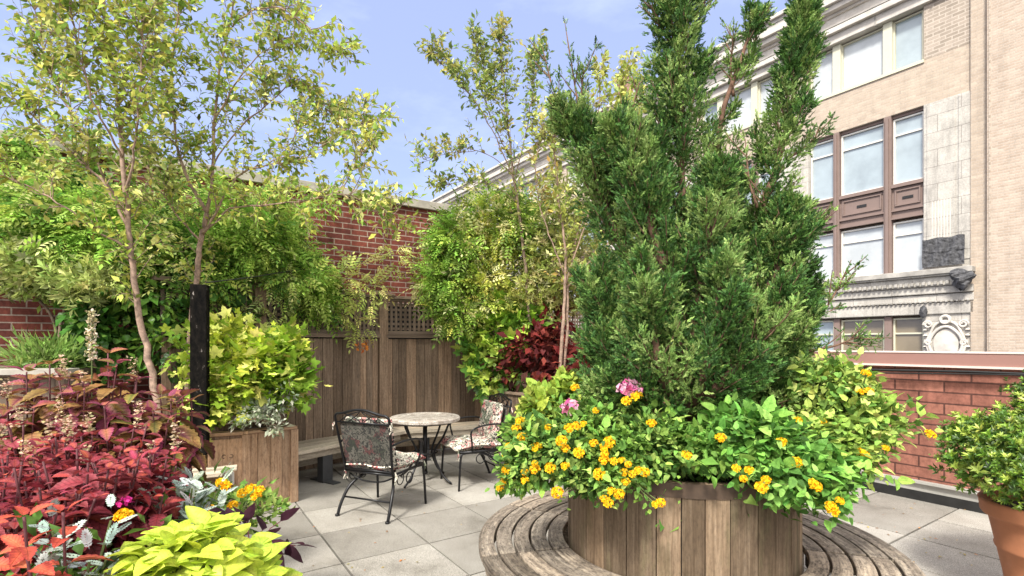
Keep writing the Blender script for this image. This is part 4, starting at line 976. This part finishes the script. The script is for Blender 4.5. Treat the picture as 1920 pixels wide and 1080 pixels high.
# ---- generic stemmed plants
def coleus(name,label,base,stems,leafsz,cols,edge,seed,mat='coleaf',tm=COL,topcol=None,spike=0,group=None,stemmat='rstem',nodes=6,cat='plant',gap=None,leanout=.35):
    """stems: (dx,dy,height) tops; opposite leaf pairs down each stem"""
    r=np.random.default_rng(seed); base=Vector(base); root=thing(name,label,cat,base,0,group); mb=MB(); lf=LF(seed)
    for dx,dy,h in stems:
        top=base+Vector((dx,dy,h)); b=base+Vector((dx*(1-leanout)*.5,dy*.5,0)); sp=curve([b,b.lerp(top,.5)+Vector((dx*.06,dy*.06,0))+Vector(r.normal(0,.015,3)),top],8); mb.tube(sp,[.0042]*len(sp),5)
        ph=r.uniform(0,PI); nd=nodes+int(r.integers(-1,2))
        for k in range(nd):
            t=1-k*.72/nd*1.0; fi=t*(len(sp)-1); ii=min(int(fi),len(sp)-2); p=sp[ii].lerp(sp[ii+1],fi-ii)
            npair=2 if k else 3
            sz=leafsz*(.42+.60*min(1,k/3))*r.uniform(.75,1.15)
            for q in range(npair):
                a=ph+(k%2)*PI/2+q*2*PI/npair+r.normal(0,.18); el=.62-.30*k*(1 if k<4 else .9)+r.normal(0,.22)
                el=max(el,-.55)
                ax=Vector((math.cos(a)*math.cos(el),math.sin(a)*math.cos(el),math.sin(el)))
                nm=Vector((0,0,1))-ax*ax.z
                o=p+Vector((math.cos(a),math.sin(a),.2))*.012
                c=palette(r,1,topcol if (topcol and k<1) else cols,.14)[0]; e=palette(r,1,edge,.1)[0] if edge else c
                lf.put(tm,[tuple(o)],[tuple(ax)],[tuple(nm+Vector(r.normal(0,.26,3)))],sz,c,e)
    mb.build('stem',M[stemmat],root,world=True,smooth=True); lf.build('foliage',M[mat],root,smooth=False)
    if spike:
        for i in range(spike):
            dx,dy,h=stems[i%len(stems)]; top=base+Vector((dx,dy,h))+Vector(r.normal(0,.012,3)); hh=r.uniform(.09,.16); lf2=LF(seed+i)
            nn_=60; t=r.random(nn_); p=np.array(top)+np.c_[r.normal(0,.011,nn_),r.normal(0,.011,nn_),t*hh]; ax=r.normal(size=(nn_,3)); ax[:,2]=.2
            lf2.put(diamond(.6,.1),p,ax,r.normal(size=(nn_,3)),.019,palette(r,nn_,[(.55,.42,.30),(.62,.40,.33),(.42,.36,.20)]))
            lf2.build('flower_spike',M['petal'],root)
    return root
def ring(n,rad,hmin,hmax,seed,sx=1,sy=1):
    r=np.random.default_rng(seed); o=[]
    for i in range(n):
        a=r.uniform(0,2*PI); q=rad*math.sqrt(r.random()); o.append((q*math.cos(a)*sx,q*math.sin(a)*sy,r.uniform(hmin,hmax)*(1-.2*q/rad)))
    return o
RED=[(.27,.028,.032),(.19,.018,.025),(.38,.05,.045),(.28,.04,.055),(.13,.015,.022),(.46,.09,.07)]
SAL=[(.62,.13,.07),(.52,.09,.06),(.66,.20,.10)]
BRZ=[(.24,.14,.05),(.32,.16,.06),(.20,.05,.08),(.18,.18,.05),(.36,.15,.08)]
BED=.60
CL=(('crimson coleus clump low at the left edge behind the salmon leaves',45,930,1.85,20,.22,0),('crimson coleus clump directly left of the silver foliage',160,900,2.1,21,.24,0),('crimson coleus at the right end of the red bank next to the corner seat',262,885,2.4,19,.20,2),('hazy red coleus under the pale flower spikes at far left',60,820,2.5,22,.28,6),('crimson coleus below the bronze leaves in the middle of the red bank',180,835,2.65,22,.26,4),('crimson coleus right at the picture edge among the red bank',5,880,2.1,18,.24,2),('small crimson coleus nearest the bright pink flower',235,920,2.15,9,.16,0))
for i,(lab,px,py,Y,n,rad,spk) in enumerate(CL):
    q=P(px,py,Y); q.z=BED; top=P(px,py-45,Y).z-BED
    coleus('red_coleus',lab,q,ring(n,rad,max(.2,top-.16),top+.07,100+i),.108,RED,[(.20,.03,.05),(.34,.08,.10)],110+i,spike=spk,group='crimson coleus in the front bed',nodes=6,topcol=RED+SAL[:1]+[(.46,.05,.11)])
q=P(45,1030,1.42); q.z=BED; coleus('salmon_coleus','salmon red coleus rosette in the bottom left corner',q,[(0,0,.47),(.06,-.06,.41),(-.10,-.02,.44),(.02,.10,.45),(-.16,.06,.42)],.115,SAL,[(.42,.06,.05)],131,nodes=4)
for i,(lab,px,py,Y,n,rad,sp) in enumerate((('tall bronze coleus with long pale flower spikes at left',195,700,2.95,9,.26,3),('bronze and purple coleus leaning against the charred post',308,738,3.0,7,.15,0),('low bronze coleus near the stone ledge at far left',100,718,3.0,10,.26,0),('bronze coleus in front of the speckled birch trunk',270,765,2.9,7,.22,0),('bronze coleus at the left picture edge below the stone ledge',25,728,2.9,10,.22,2))):
    q=P(px,py,Y); q.z=BED; top=P(px,py-45,Y).z-BED
    coleus('bronze_coleus',lab,q,ring(n,rad,top-.22,top+.05,140+i),.17,BRZ,[(.24,.05,.08),(.30,.19,.06),(.28,.05,.12)],150+i,spike=sp,group='bronze coleus at the back of the bed',nodes=7,stemmat='rstem')
# tall flower spike
sp=thing('flower_spike_plant','single tall cream flower spike standing above the bronze coleus','plant',(P(172,650,3.1).x,3.1,1.3)); lf=LF(5); nn_=260; t=rg.random(nn_)
p=np.c_[P(172,650,3.1).x+rg.normal(0,.014,nn_)*(1.2-t),3.1+rg.normal(0,.014,nn_),1.45+t*.30]; ax=rg.normal(size=(nn_,3)); lf.put(diamond(.6,.1),p,ax,rg.normal(size=(nn_,3)),.022,palette(rg,nn_,[(.60,.50,.36),(.48,.46,.24),(.66,.60,.50)])); lf.build('flowers',M['petal'],sp); mb=MB(); mb.tube([(P(172,650,3.1).x,3.1,.62),(P(172,650,3.1).x,3.1,1.74)],.004,5); mb.build('stem',M['stem'],sp,world=True)

# sweet potato vine
SPV=[(.60,.70,.10),(.52,.66,.08),(.68,.74,.16),(.42,.58,.07)]
def mound(name,label,centre,rad,n,tm,size,cols,seed,cat='plant',mat='leaf',nup=.9,edge=None,out=.75,up=.25,stemcol='stem',rnd=.35,smooth=False,half=True,droopz=.0,inner=.72,svar=.2,group=None,lift=0,flat=1):
    r=np.random.default_rng(seed); c=np.array(centre,float); rad=np.array(rad,float)
    d=r.normal(size=(n,3)); d[:,2]=np.abs(d[:,2])-(.25 if half else 0)*0; d/=np.linalg.norm(d,axis=1,keepdims=True)
    if not half: d[:,2]=d[:,2]*1.5-.55; d/=np.linalg.norm(d,axis=1,keepdims=True)
    p=c+d*rad*(inner+(1-inner)*r.random((n,1))**.6)
    ax=d*out+r.normal(size=(n,3))*rnd; ax[:,2]*=flat; ax[:,2]+=up-droopz; nm=d*.8+r.normal(size=(n,3))*.3; nm[:,2]+=nup
    root=thing(name,label,cat,tuple(c-np.array([0,0,lift])),0,group); lf=LF(seed)
    lf.put(tm,p,ax,nm,size*(1+r.normal(0,svar,n)).clip(.4,1.6),palette(r,n,cols,.12),palette(r,n,edge,.1) if edge else None)
    mb=MB()
    for i in range(0,n,max(1,n//60)):
        q=Vector(p[i]); b=Vector(c)+(q-Vector(c))*.15; b.z=min(b.z,c[2]); mb.tube([b,b.lerp(q,.6)+Vector((0,0,.02)),q],.0025,4,cap=False)
    mb.build('stems',M[stemcol],root,world=True); lf.build('foliage',M[mat],root,smooth=smooth); return root
mound('sweet_potato_vine','lime green heart leaved vine spilling over the bed corner in the foreground',(-1.08,1.72,.63),(.28,.24,.31),640,HEART,.074,SPV,201,edge=[(.55,.66,.08)],nup=1.0,rnd=.4,inner=.5,out=.6,up=.1,half=True,flat=.25,mat='heart')
mound('dark_sweet_potato_vine','dark purple trailing leaves at the edge of the marigolds',(-1.20,2.35,.60),(.20,.22,.13),30,leaf_t(4,.6,.35,0,.2,.1),.11,[(.05,.02,.035),(.08,.03,.05)],203,half=False,nup=.5,droopz=.3,stemcol='rstem')
# low dark green filler in the bed
lf=LF(77); cloud(lf,OV,[((-1.4,1.6,.66),(.35,.3,.10),420),((-2.2,2.3,.66),(.8,.5,.08),900),((-1.8,2.8,.62),(.3,.3,.06),300),((-3.3,2.6,.7),(.7,.5,.12),500)],.07,[(.05,.12,.03),(.09,.18,.04),(.14,.24,.05)]); o=lf.build('ground_cover',M['leaf']); tag(o,'low dark green leaves filling the front bed','ground cover',kind='stuff')
# dusty millers
DM=dusty()
def dustym(label,px,py,Y,n,size,seed,rad=.16):
    q=P(px,py,Y); base=Vector((q.x,q.y,BED)); r=np.random.default_rng(seed); root=thing('dusty_miller',label,'plant',base,0,'silver dusty miller plants'); lf=LF(seed); mb=MB(); h=q.z-BED
    tp=[]
    for s in range(max(3,n//9)):
        a=r.uniform(0,2*PI); rr=rad*math.sqrt(r.random()); tp.append(base+Vector((rr*math.cos(a),rr*math.sin(a),h*r.uniform(.8,1.1))))
    for t in tp: mb.tube([base+(t-base)*.1,t-Vector((0,0,.04))],.004,5)
    for i in range(n):
        t=tp[i%len(tp)]; a=r.uniform(0,2*PI); el=r.uniform(-.1,1.1); ax=Vector((math.cos(a)*math.cos(el),math.sin(a)*math.cos(el),math.sin(el))); o=t-Vector((0,0,.06*(i//len(tp))/2.))
        lf.put(DM,[tuple(o)],[tuple(ax)],[tuple(Vector((0,0,1))-ax*ax.z+Vector(r.normal(0,.2,3)))],size*r.uniform(.75,1.15),palette(r,1,[(.36,.42,.39),(.46,.51,.49),(.27,.34,.31)],.08)[0])
    mb.build('stem',M['stem'],root,world=True); lf.build('foliage',M['felt'],root)
dustym('silver dusty miller between salmon coleus and the lime vine',143,985,1.62,70,.072,211,.10)
dustym('silver dusty miller behind the lime vine next to the corner seat',345,905,2.35,100,.085,213,.15)
# marigolds
def head(seed,r=.03,cols=((.78,.42,.02),(.85,.52,.03),(.80,.33,.01)),n=46,flat=.55,pw=.55):
    q=np.random.default_rng(seed); d=q.normal(size=(n,3)); d[:,2]=np.abs(d[:,2])*1.0; d/=np.linalg.norm(d,axis=1,keepdims=True); p=d*np.array([r,r,r*flat])*.62
    lf=LF(seed); nm=d+q.normal(size=(n,3))*.3; ax=np.cross(nm,q.normal(size=(n,3)))+d*.6; lf.put(diamond(.95,.12,.6),p,ax,nm,r*pw*1.1,palette(q,n,cols,.10)); return lf
def head_mesh(name,seed,**k):
    o=head(seed,**k).build(name,M['petal']); me=o.data; bpy.data.objects.remove(o); return me
HM=[head_mesh('flower_head',300+i,r=.031,n=95,pw=.38,cols=((.95,.58,.015),(.98,.68,.03),(.90,.44,.01),(.96,.62,.02))) for i in range(4)]
HP=[head_mesh('flower_head',310+i,r=.05,cols=((.72,.22,.45),(.82,.45,.62),(.55,.10,.28),(.85,.60,.72)),n=40,flat=.7,pw=.8) for i in range(2)]
def bloom(me,pos,parent,s=1,face=None):
    o=bpy.data.objects.new('flower_head',me); C.objects.link(o); o.parent=parent; o.location=Vector(pos)-Vector(parent.location); o.scale=(s,)*3
    d=Vector(face) if face else Vector((0,-.3,1)); q=d.normalized().to_track_quat('Z','Y'); o.rotation_euler=q.to_euler(); return o
mg=mound('marigold_plant','yellow flowered low plant beside the wooden planter corner',(-1.46,2.72,.62),(.26,.22,.13),520,OVs,.05,[(.14,.26,.05),(.22,.34,.07),(.32,.42,.12)],221,half=True,rnd=.6)
for px,py in ((415,905),(425,912),(470,916),(487,920),(480,930),(436,948),(392,955),(455,925),(228,965),(236,968)):
    Y=2.5 if px>300 else 1.95
    bloom(HM[px%4],P(px,py,Y),mg,1.0,(random.uniform(-.4,.4),-.5,1))
bloom(head_mesh('flower_head',320,r=.035,cols=((.55,.02,.22),(.65,.04,.28)),n=26,flat=1.2),P(234,945,2.0),mg,.8)

# lime shrub on the tall planter
ls=[bl_(475,695,4.85,62,.28,52,1500),bl_(435,645,4.9,35,.22,28,520),bl_(525,665,5.0,35,.25,38,700),bl_(540,720,4.9,35,.2,40,420),bl_(418,730,4.7,25,.2,40,480),bl_(395,770,4.6,28,.15,22,110),bl_(350,665,4.75,18,.1,25,50),bl_(370,700,4.75,14,.08,16,40)]
vine('lime_shrub','big lime yellow lobed leaf shrub on the wooden planter behind the charred post',ls,[(.62,.68,.09),(.48,.60,.07),(.70,.72,.20),(.30,.46,.05),(.20,.34,.04)],231,tm=IVY,size=.085,base=(-2.6,4.95,.66),cat='shrub',perclump=8,nup=.7,up=.25,droop=.15,clump=.11,stems=[[Vector((-2.6,5.0,.66)),P(470,700,4.9),P(450,640,4.9),.01],[Vector((-2.5,5.0,.66)),P(520,700,4.95),P(540,650,5.0),.01],[Vector((-2.7,4.9,.66)),P(420,730,4.8),P(400,700,4.8),.008]])
vg=[bl_(510,770,4.72,38,.12,18,420),bl_(535,745,4.8,22,.1,18,180),bl_(512,800,4.6,12,.06,12,70),bl_(470,785,4.6,25,.08,10,120)]
vine('variegated_plant','grey green variegated trailing plant on the planter box rim',vg,[(.40,.46,.34),(.26,.34,.20),(.52,.56,.46)],237,tm=OVs,size=.05,base=(-2.25,4.85,.70),cat='plant',clump=.05,rnd=.8)
fg=[bl_(85,672,4.6,55,.15,18,900),bl_(60,690,4.5,35,.12,10,300)]
vine('feathery_plant','fine feathery light green plant on the stone ledge at far left',fg,[(.24,.38,.10),(.34,.46,.16)],239,tm=diamond(.16,.0),size=.11,base=tuple(P(85,695,4.6)),cat='plant',clump=.08,up=.8,rnd=.5)
lc=[bl_(60,510,4.9,55,.2,20,420),bl_(165,528,4.8,45,.2,12,260),bl_(30,490,4.9,40,.2,22,200)]
vine('pale_leaved_shrub','pale cream tipped leafy branch in front of the brick wall at far left',lc,[(.50,.56,.22),(.38,.48,.14),(.58,.60,.34)],240,tm=tuft(6,6,.34),size=.13,base=tuple(P(60,560,4.9)),cat='shrub',perclump=10)

# ---- potted bush
pb_=[((3.12,2.96,1.03),(.40,.38,.22),1500),((3.05,2.93,.85),(.45,.38,.17),1300),((3.25,2.98,1.20),(.26,.26,.10),600),((3.4,3.0,1.0),(.3,.3,.25),600)]
def bush():
    root=thing('potted_bush','dense rounded yellow green bush growing in the terracotta pot','bush',(3.14,2.96,.55)); lf=LF(251)
    cloud(lf,tuft(8,8,.34,.9),[((3.14,2.98,.98),(.46,.40,.19),4200),((3.02,2.93,.84),(.46,.40,.14),3200),((3.30,3.0,1.21),(.24,.26,.11),1500),((3.45,3.02,.95),(.3,.3,.25),1300)],.052,[(.16,.30,.04),(.28,.44,.06),(.11,.22,.035),(.38,.50,.09),(.06,.13,.025)],out=.6,up=.8,rnd=.4,clump=.055,perclump=20,nup=.5,shell=.33)
    lf.build('foliage',M['leafg'],root); mb=MB(); r=np.random.default_rng(3)
    for i in range(26):
        a=r.uniform(0,2*PI); q=r.uniform(.1,.38); mb.tube(curve([Vector((3.14+.03*math.cos(a),2.96+.03*math.sin(a),.55)),Vector((3.12+q*.4*math.cos(a),2.96+q*.4*math.sin(a),.75)),Vector((3.12+q*math.cos(a),2.96+q*math.sin(a),.9+r.uniform(-.08,.2)))],6),[.007,.007,.006,.005,.005,.004,.003][:7],5)
    mb.build('stems',M['bark2'],root,world=True)
bush()

# ---- juniper
def juniper():
    root=thing('juniper_tree','tall ragged dark green juniper growing from the round barrel planter','tree',PC+Vector((0,0,.85))); mb=MB(); lf=LF(400); r=np.random.default_rng(400)
    J=lambda px,py,dy=0: P(px,py,3.0+dy)
    limbs=[ # pts, radius of foliage start/end, plumes
     ([J(1285,800),J(1285,600),J(1280,400),J(1275,250),J(1272,120),J(1268,0),J(1266,-110)],.30,.09,140),
     ([J(1280,760),J(1330,600),J(1400,460),J(1450,330,-.05),J(1485,200,-.05),J(1500,90,-.05),J(1508,15,-.05)],.24,.02,92),
     ([J(1280,740),J(1220,600),J(1160,450),J(1115,340),J(1085,270),J(1066,210)],.24,.06,78),
     ([J(1285,700,.1),J(1320,500,.15),J(1345,360,.15),J(1350,230,.15),J(1390,110,.15),J(1418,15,.15)],.20,.02,22),
     ([J(1280,680,-.1),J(1250,520,-.2),J(1205,380,-.2),J(1175,290,-.2),J(1155,235,-.2)],.22,.07,58),
     ([J(1285,720,-.1),J(1310,560,-.25),J(1330,430,-.3),J(1350,330,-.3)],.22,.07,58),
     ([J(1290,740,0),J(1380,640,-.1),J(1440,540,-.15),J(1478,450,-.15),J(1492,400,-.15)],.24,.07,66),
     ([J(1280,760,0),J(1200,680,-.1),J(1150,600,-.1),J(1115,520,-.1)],.24,.09,58),
     ([J(1290,780,0),J(1400,740,-.1),J(1460,670,-.1),J(1500,590,-.1)],.22,.07,60),
     ([J(1280,790,0),J(1200,740,-.2),J(1150,690,-.2),J(1130,640,-.2)],.20,.09,44),
     ([J(1285,790,-.1),J(1320,700,-.4),J(1340,600,-.45),J(1350,520,-.45)],.20,.09,50),
     ([J(1285,790,-.1),J(1240,700,-.4),J(1225,600,-.45),J(1215,500,-.45)],.20,.09,50),
     ([J(1300,790,0),J(1400,770,-.15),J(1450,740,-.15),J(1495,700,-.15)],.18,.09,46),
     ([J(1300,780,.1),J(1420,700,.1),J(1475,610,.1),J(1505,520,.1)],.2,.09,52),
     ([J(1300,770,-.1),J(1350,720,-.4),J(1420,640,-.45),J(1460,560,-.4)],.2,.09,52),
     ([J(1270,790,-.1),J(1220,770,-.3),J(1170,750,-.3),J(1140,720,-.3)],.16,.09,36),
     ([J(1290,740,.2),J(1340,600,.5),J(1370,450,.5),J(1385,330,.45)],.22,.07,40),
     ([J(1280,740,.05),J(1240,600,.0),J(1225,450,.0),J(1222,340,.0),J(1215,260,.0)],.2,.08,60),
     ([J(1290,740,.05),J(1340,640,.0),J(1390,520,.0),J(1420,420,.0)],.22,.08,60),
     ([J(1280,740,.2),J(1210,600,.5),J(1160,450,.5),J(1140,350,.45)],.22,.07,40)]
    thin=[([J(1110,330),J(1092,240),J(1078,160),J(1062,60)],7),([J(1100,290),J(1062,230),J(1035,160),J(1020,100)],5),([J(1095,260),J(1090,190),J(1094,130)],4),
          ([J(1480,640,-.1),J(1530,600,-.1),J(1560,560,-.1),J(1590,500,-.1)],5),([J(1500,660,-.1),J(1560,650,-.15),J(1610,630,-.2)],6),([J(1420,390,-.1),J(1405,340,-.1),J(1398,270,-.1)],3),([J(1440,420,-.1),J(1430,360,-.1)],3),([J(1480,470,-.1),J(1520,430,-.1),J(1535,405,-.1)],4),([J(1470,300),J(1520,270),J(1535,240)],5),([J(1390,120,.15),J(1415,80,.15),J(1425,20,.15)],7),([J(1375,180,.15),J(1370,120,.15),J(1380,60,.15)],5),([J(1270,90),J(1235,40),J(1215,-20)],5),([J(1275,90),J(1310,40),J(1325,-30)],5),([J(1150,300),J(1180,220),J(1200,150)],5)]
    HO=[(1245,575,20,50),(1362,560,22,50),(1385,655,20,40),(1190,520,16,34),(1305,760,26,50),(1215,690,18,34),(1450,570,14,40)]
    plumes=[]
    for pts,r0,r1,n in limbs:
        cv=curve(pts,24); m=len(cv); mb.tube(cv,[.026*(1-i/m)+.005 for i in range(m)],7)
        for k in range(n):
            t=.10+.90*r.random()**.72; i=min(m-2,int(t*(m-1))); p=cv[i]; d=(cv[i+1]-cv[i]).normalized(); q=Vector(r.normal(size=3)); q=(q-d*q.dot(d)).normalized()
            rad=(r0+(r1-r0)*t)*r.uniform(.35,1.15)*.94; ln=rad*1.0+.05+.09*(1-t)
            v=(q*.75+d*.6+Vector((0,0,.45))).normalized(); end=p+v*ln*1.25
            hole=False
            for hx,hy,hr,hh in HO:
                c_=J(hx,hy)
                if end.y<3.02 and ((end.x-c_.x)/(hr*.00313))**2+((end.z-c_.z)/(hh*.00313))**2<1: hole=True
            if hole: continue
            plumes.append((p+q*rad*.15,end,.10*(1-.45*t)*r.uniform(.7,1.35),int(55+150*ln),0))
        plumes.append((cv[-5],cv[-1]+Vector((0,0,.08)),.04,30,1))
    for pts,n in thin:
        cv=curve(pts,12); m=len(cv); mb.tube(cv,[.008*(1-i/m)+.002 for i in range(m)],6)
        L_=sum((cv[i+1]-cv[i]).length for i in range(m-1))
        for k in range(int(n*1.6)):
            t=.25+.7*r.random(); i=min(m-2,int(t*(m-1))); p=cv[i]; d=(cv[i+1]-cv[i]).normalized(); q=Vector(r.normal(size=3)); q=(q-d*q.dot(d)).normalized()
            plumes.append((p,p+(d*.9+q*.55).normalized()*r.uniform(.09,.20),.024,13,1))
        plumes.append((cv[-4],cv[-1]+(cv[-1]-cv[-2])*.8,.018,16,1))
    sp=[jspray(i) for i in range(4)]
    DK=[(.022,.055,.018),(.035,.08,.024),(.03,.045,.02),(.08,.05,.025)]; MD=[(.07,.165,.04),(.11,.235,.05),(.05,.12,.035)]; LT=[(.27,.40,.11),(.20,.32,.085),(.33,.44,.15)]
    for a,b,w_,n,th in plumes:
        a=Vector(a);b=Vector(b); d=(b-a); ln=d.length; dn=d.normalized(); bendv=Vector((0,0,.10*ln)); mb.tube([a,a.lerp(b,.5)-bendv*.4,b],[.004,.0035,.002],4,cap=False)
        t=r.random(n)**.75; w=w_*(1.15-.75*t)*np.sqrt(r.random(n)); off=r.normal(size=(n,3)); off/=np.linalg.norm(off,axis=1,keepdims=True)
        p=np.array(a)+np.outer(t,np.array(d))+off*w[:,None]; p[:,2]-=.4*.10*ln*4*t*(1-t)
        ax=np.array(dn)*.6+off*.8+r.normal(0,.3,(n,3)); ax[:,2]+=.30; nm=r.normal(size=(n,3))
        tone=r.random(); pal=(DK+MD) if tone<.30 else (MD+DK[:1]) if tone<.72 else (MD+LT)
        col=palette(r,n,pal,.16); tip=palette(r,n,LT if tone>.55 else MD,.15)
        k=int(r.integers(0,4)); lf.put(sp[k],p,ax,nm,.046*r.uniform(.65,1.3,n)*(1 if not th else .9),col,tip)
    mb.tube(curve([PC+Vector((0,0,.8)),PC+Vector((.01,0,1.3)),J(1283,650)],8),.045,10)
    mb.build('trunk',M['jbark'],root,world=True,smooth=True); lf.build('crown',M['jleaf'],root)
juniper()

# ---- flowers in the round planter
GN=[(.18,.35,.07),(.27,.46,.09),(.12,.25,.05),(.36,.52,.13),(.08,.17,.04)]
def lant(name,label,blobs,heads,seed,cols=GN,size=.039,tm=LAN,hm=HM,hs=1.0,base=None,cat='flowering plant',clump=.05,perclump=14,svar=.25,up=.15):
    base=Vector(base); root=thing(name,label,cat,base); lf=LF(seed); r=np.random.default_rng(seed); mb=MB()
    cen=cloud(lf,tm,blobs,size,cols,out=.7,up=up,rnd=.6,clump=clump,perclump=perclump,nup=.8,pos_noise=6,svar=svar,shell=.5)
    for q in cen:
        v=Vector(q); m_=base.lerp(v,.55)+Vector((0,0,.05)); mb.tube(curve([base+Vector(r.normal(0,.03,3)),m_,v],6),.003,4,cap=False)
    for i,(px,py,Y) in enumerate(heads):
        p=P(px,py,Y-.07); k=np.argmin(((cen-np.array(p))**2).sum(1)); c_=Vector(cen[k]); mb.tube([c_,c_.lerp(p,.5)+Vector((0,0,-.01)),p],.0022,4,cap=False)
        d=(p-base); f=(d.x*.5,min(-.35,d.y*.4-.3),.75); bloom(hm[i%len(hm)],p,root,hs*r.uniform(.6,1.12),f)
        # leaves near the head
        n=7; pp=np.array(c_.lerp(p,.7))+r.normal(0,.028,(n,3)); pp[:,2]-=.012; ax=r.normal(size=(n,3)); nm=r.normal(size=(n,3))*.4+G(0,-.3,.8); lf.put(tm,pp,ax,nm,size*.8,palette(r,n,cols))
    mb.build('stems',M['stem'],root,world=True); lf.build('foliage',M['lantleaf'],root); return root
h1=[(968,803,2.62),(953,837,2.6),(945,856,2.6),(979,820,2.6),(947,903,2.55),(938,914,2.55),(984,901,2.45),(1003,869,2.45),(1003,880,2.45),(1032,877,2.42),(1006,839,2.5),(1028,801,2.55),(1068,803,2.45),(1083,798,2.45),(1094,795,2.45),(1053,827,2.4),(1060,841,2.4),(1086,849,2.38),(1060,874,2.36),(1045,924,2.36),(984,885,2.46),(950,880,2.56),(975,790,2.66)]
lant('lantana','yellow lantana bush bulging over the left side of the barrel planter',[bl_(1010,850,2.58,52,.14,42,2100),bl_(1060,835,2.6,55,.16,42,2100),bl_(1095,870,2.5,45,.14,28,1100),bl_(985,820,2.66,35,.12,25,600),bl_(968,890,2.52,22,.08,18,420),bl_(1110,895,2.42,35,.06,14,500)],h1,501,base=PC+Vector((-.45,-.1,.85)))
h2=[(1113,831,2.38),(1143,829,2.36),(1136,839,2.36),(1134,852,2.34),(1133,863,2.33),(1152,865,2.32),(1166,863,2.32),(1178,871,2.3),(1170,886,2.3),(1186,889,2.28),(1198,882,2.28),(1209,886,2.28),(1173,903,2.27),(1124,889,2.32),(1146,921,2.26),(1161,927,2.26),(1132,935,2.26),(1141,942,2.26),(1230,946,2.2),(1239,943,2.2),(1221,794,2.42),(1175,752,2.55),(1194,743,2.55),(1118,770,2.55),(1078,727,2.75),(1288,853,2.3)]
lant('lantana','yellow lantana with flower cluster draped over the front of the barrel rim',[bl_(1165,840,2.48,60,.14,35,2000),bl_(1215,870,2.40,50,.10,16,750),bl_(1150,890,2.33,38,.05,18,600),bl_(1225,815,2.5,65,.14,28,1300),bl_(1130,795,2.6,55,.14,28,1100),bl_(1290,840,2.45,50,.12,14,700)],h2,503,base=PC+Vector((-.12,-.35,.85)))
h3=[(1351,821,2.3),(1381,878,2.24),(1405,882,2.24),(1394,898,2.22),(1436,900,2.2),(1428,914,2.2),(1466,829,2.3),(1492,867,2.25),(1529,912,2.2),(1525,905,2.2),(1497,788,2.45),(1558,950,2.18),(1574,939,2.18),(1562,958,2.18)]
lant('lantana','broad leaved green lantana with few flowers right of centre on the barrel',[bl_(1400,815,2.45,75,.16,32,1800),bl_(1460,850,2.38,65,.14,30,1500),bl_(1350,845,2.40,45,.10,12,600),bl_(1480,895,2.28,40,.08,16,600),bl_(1545,890,2.35,35,.10,26,700),bl_(1540,930,2.25,20,.05,12,200)],h3,505,size=.050,base=PC+Vector((.3,-.3,.85)),cols=[(.15,.35,.07),(.23,.45,.09),(.10,.24,.05),(.30,.52,.13)],perclump=10,clump=.06)
h4=[(1623,700,2.5),(1612,733,2.5),(1630,733,2.5),(1543,790,2.5),(1623,855,2.4),(1615,850,2.4),(1661,840,2.4),(1744,814,2.35)]
lant('lantana','airy yellow green lantana arching to the right towards the parapet',[bl_(1570,790,2.6,60,.2,45,1800),bl_(1545,725,2.7,50,.2,35,900),bl_(1610,745,2.55,30,.12,28,360),bl_(1635,800,2.5,35,.10,18,360),bl_(1590,850,2.45,45,.12,20,650),bl_(1690,790,2.45,28,.06,8,70),bl_(1590,712,2.7,14,.08,12,110),bl_(1530,820,2.5,45,.14,25,700)],h4,507,size=.043,base=PC+Vector((.48,-.15,.85)),cols=[(.28,.44,.09),(.40,.53,.12),(.17,.31,.07),(.54,.60,.18)],clump=.07,perclump=9)
lant('geranium','pink geranium flower head among green leaves at the foot of the juniper',[bl_(1170,770,2.7,50,.12,30,450),bl_(1090,770,2.8,45,.14,30,420)],[(1177,728,2.6),(1190,730,2.6),(1068,766,2.75)],509,base=PC+Vector((-.25,-.05,.85)),hm=HP,hs=.9)
lant('chartreuse_plant','chartreuse leafed plant at the back left of the barrel beside the chair',[bl_(1020,760,3.0,25,.12,20,480),bl_(1065,735,3.05,30,.12,16,360),bl_(1000,775,2.95,12,.08,16,160)],[],511,size=.055,base=PC+Vector((-.5,.15,.85)),cols=[(.38,.48,.08),(.28,.42,.07),(.50,.54,.12)],hm=HM,cat='plant')
# low leafy fill on planter soil
lf=LF(88); cloud(lf,OV,[((PC.x,PC.y-.1,.93),(.55,.5,.06),2200)],.06,GN); o=lf.build('ground_cover',M['leaf']); tag(o,'low green leaves covering the soil of the barrel planter','ground cover',kind='stuff')
# fallen leaves on the paving
lf=LF(90); n=80; pts=[Gz(px,py,.006) for px,py in [((rg.uniform(560,1000),rg.uniform(870,1075)) if rg.random()<.55 else (rg.uniform(1600,1850),rg.uniform(925,1060))) for _ in range(n)]]
lf.put(OVs,np.array([tuple(p) for p in pts]),np.c_[rg.normal(size=(n,2)),np.zeros(n)],np.tile([0,0,1.],(n,1)),.03*rg.uniform(.4,1.2,n),palette(rg,n,[(.45,.35,.12),(.30,.18,.07),(.50,.20,.06)])); o=lf.build('fallen_leaves',M['leaf']); tag(o,'a few fallen leaves scattered on the paving','leaf litter',kind='stuff')
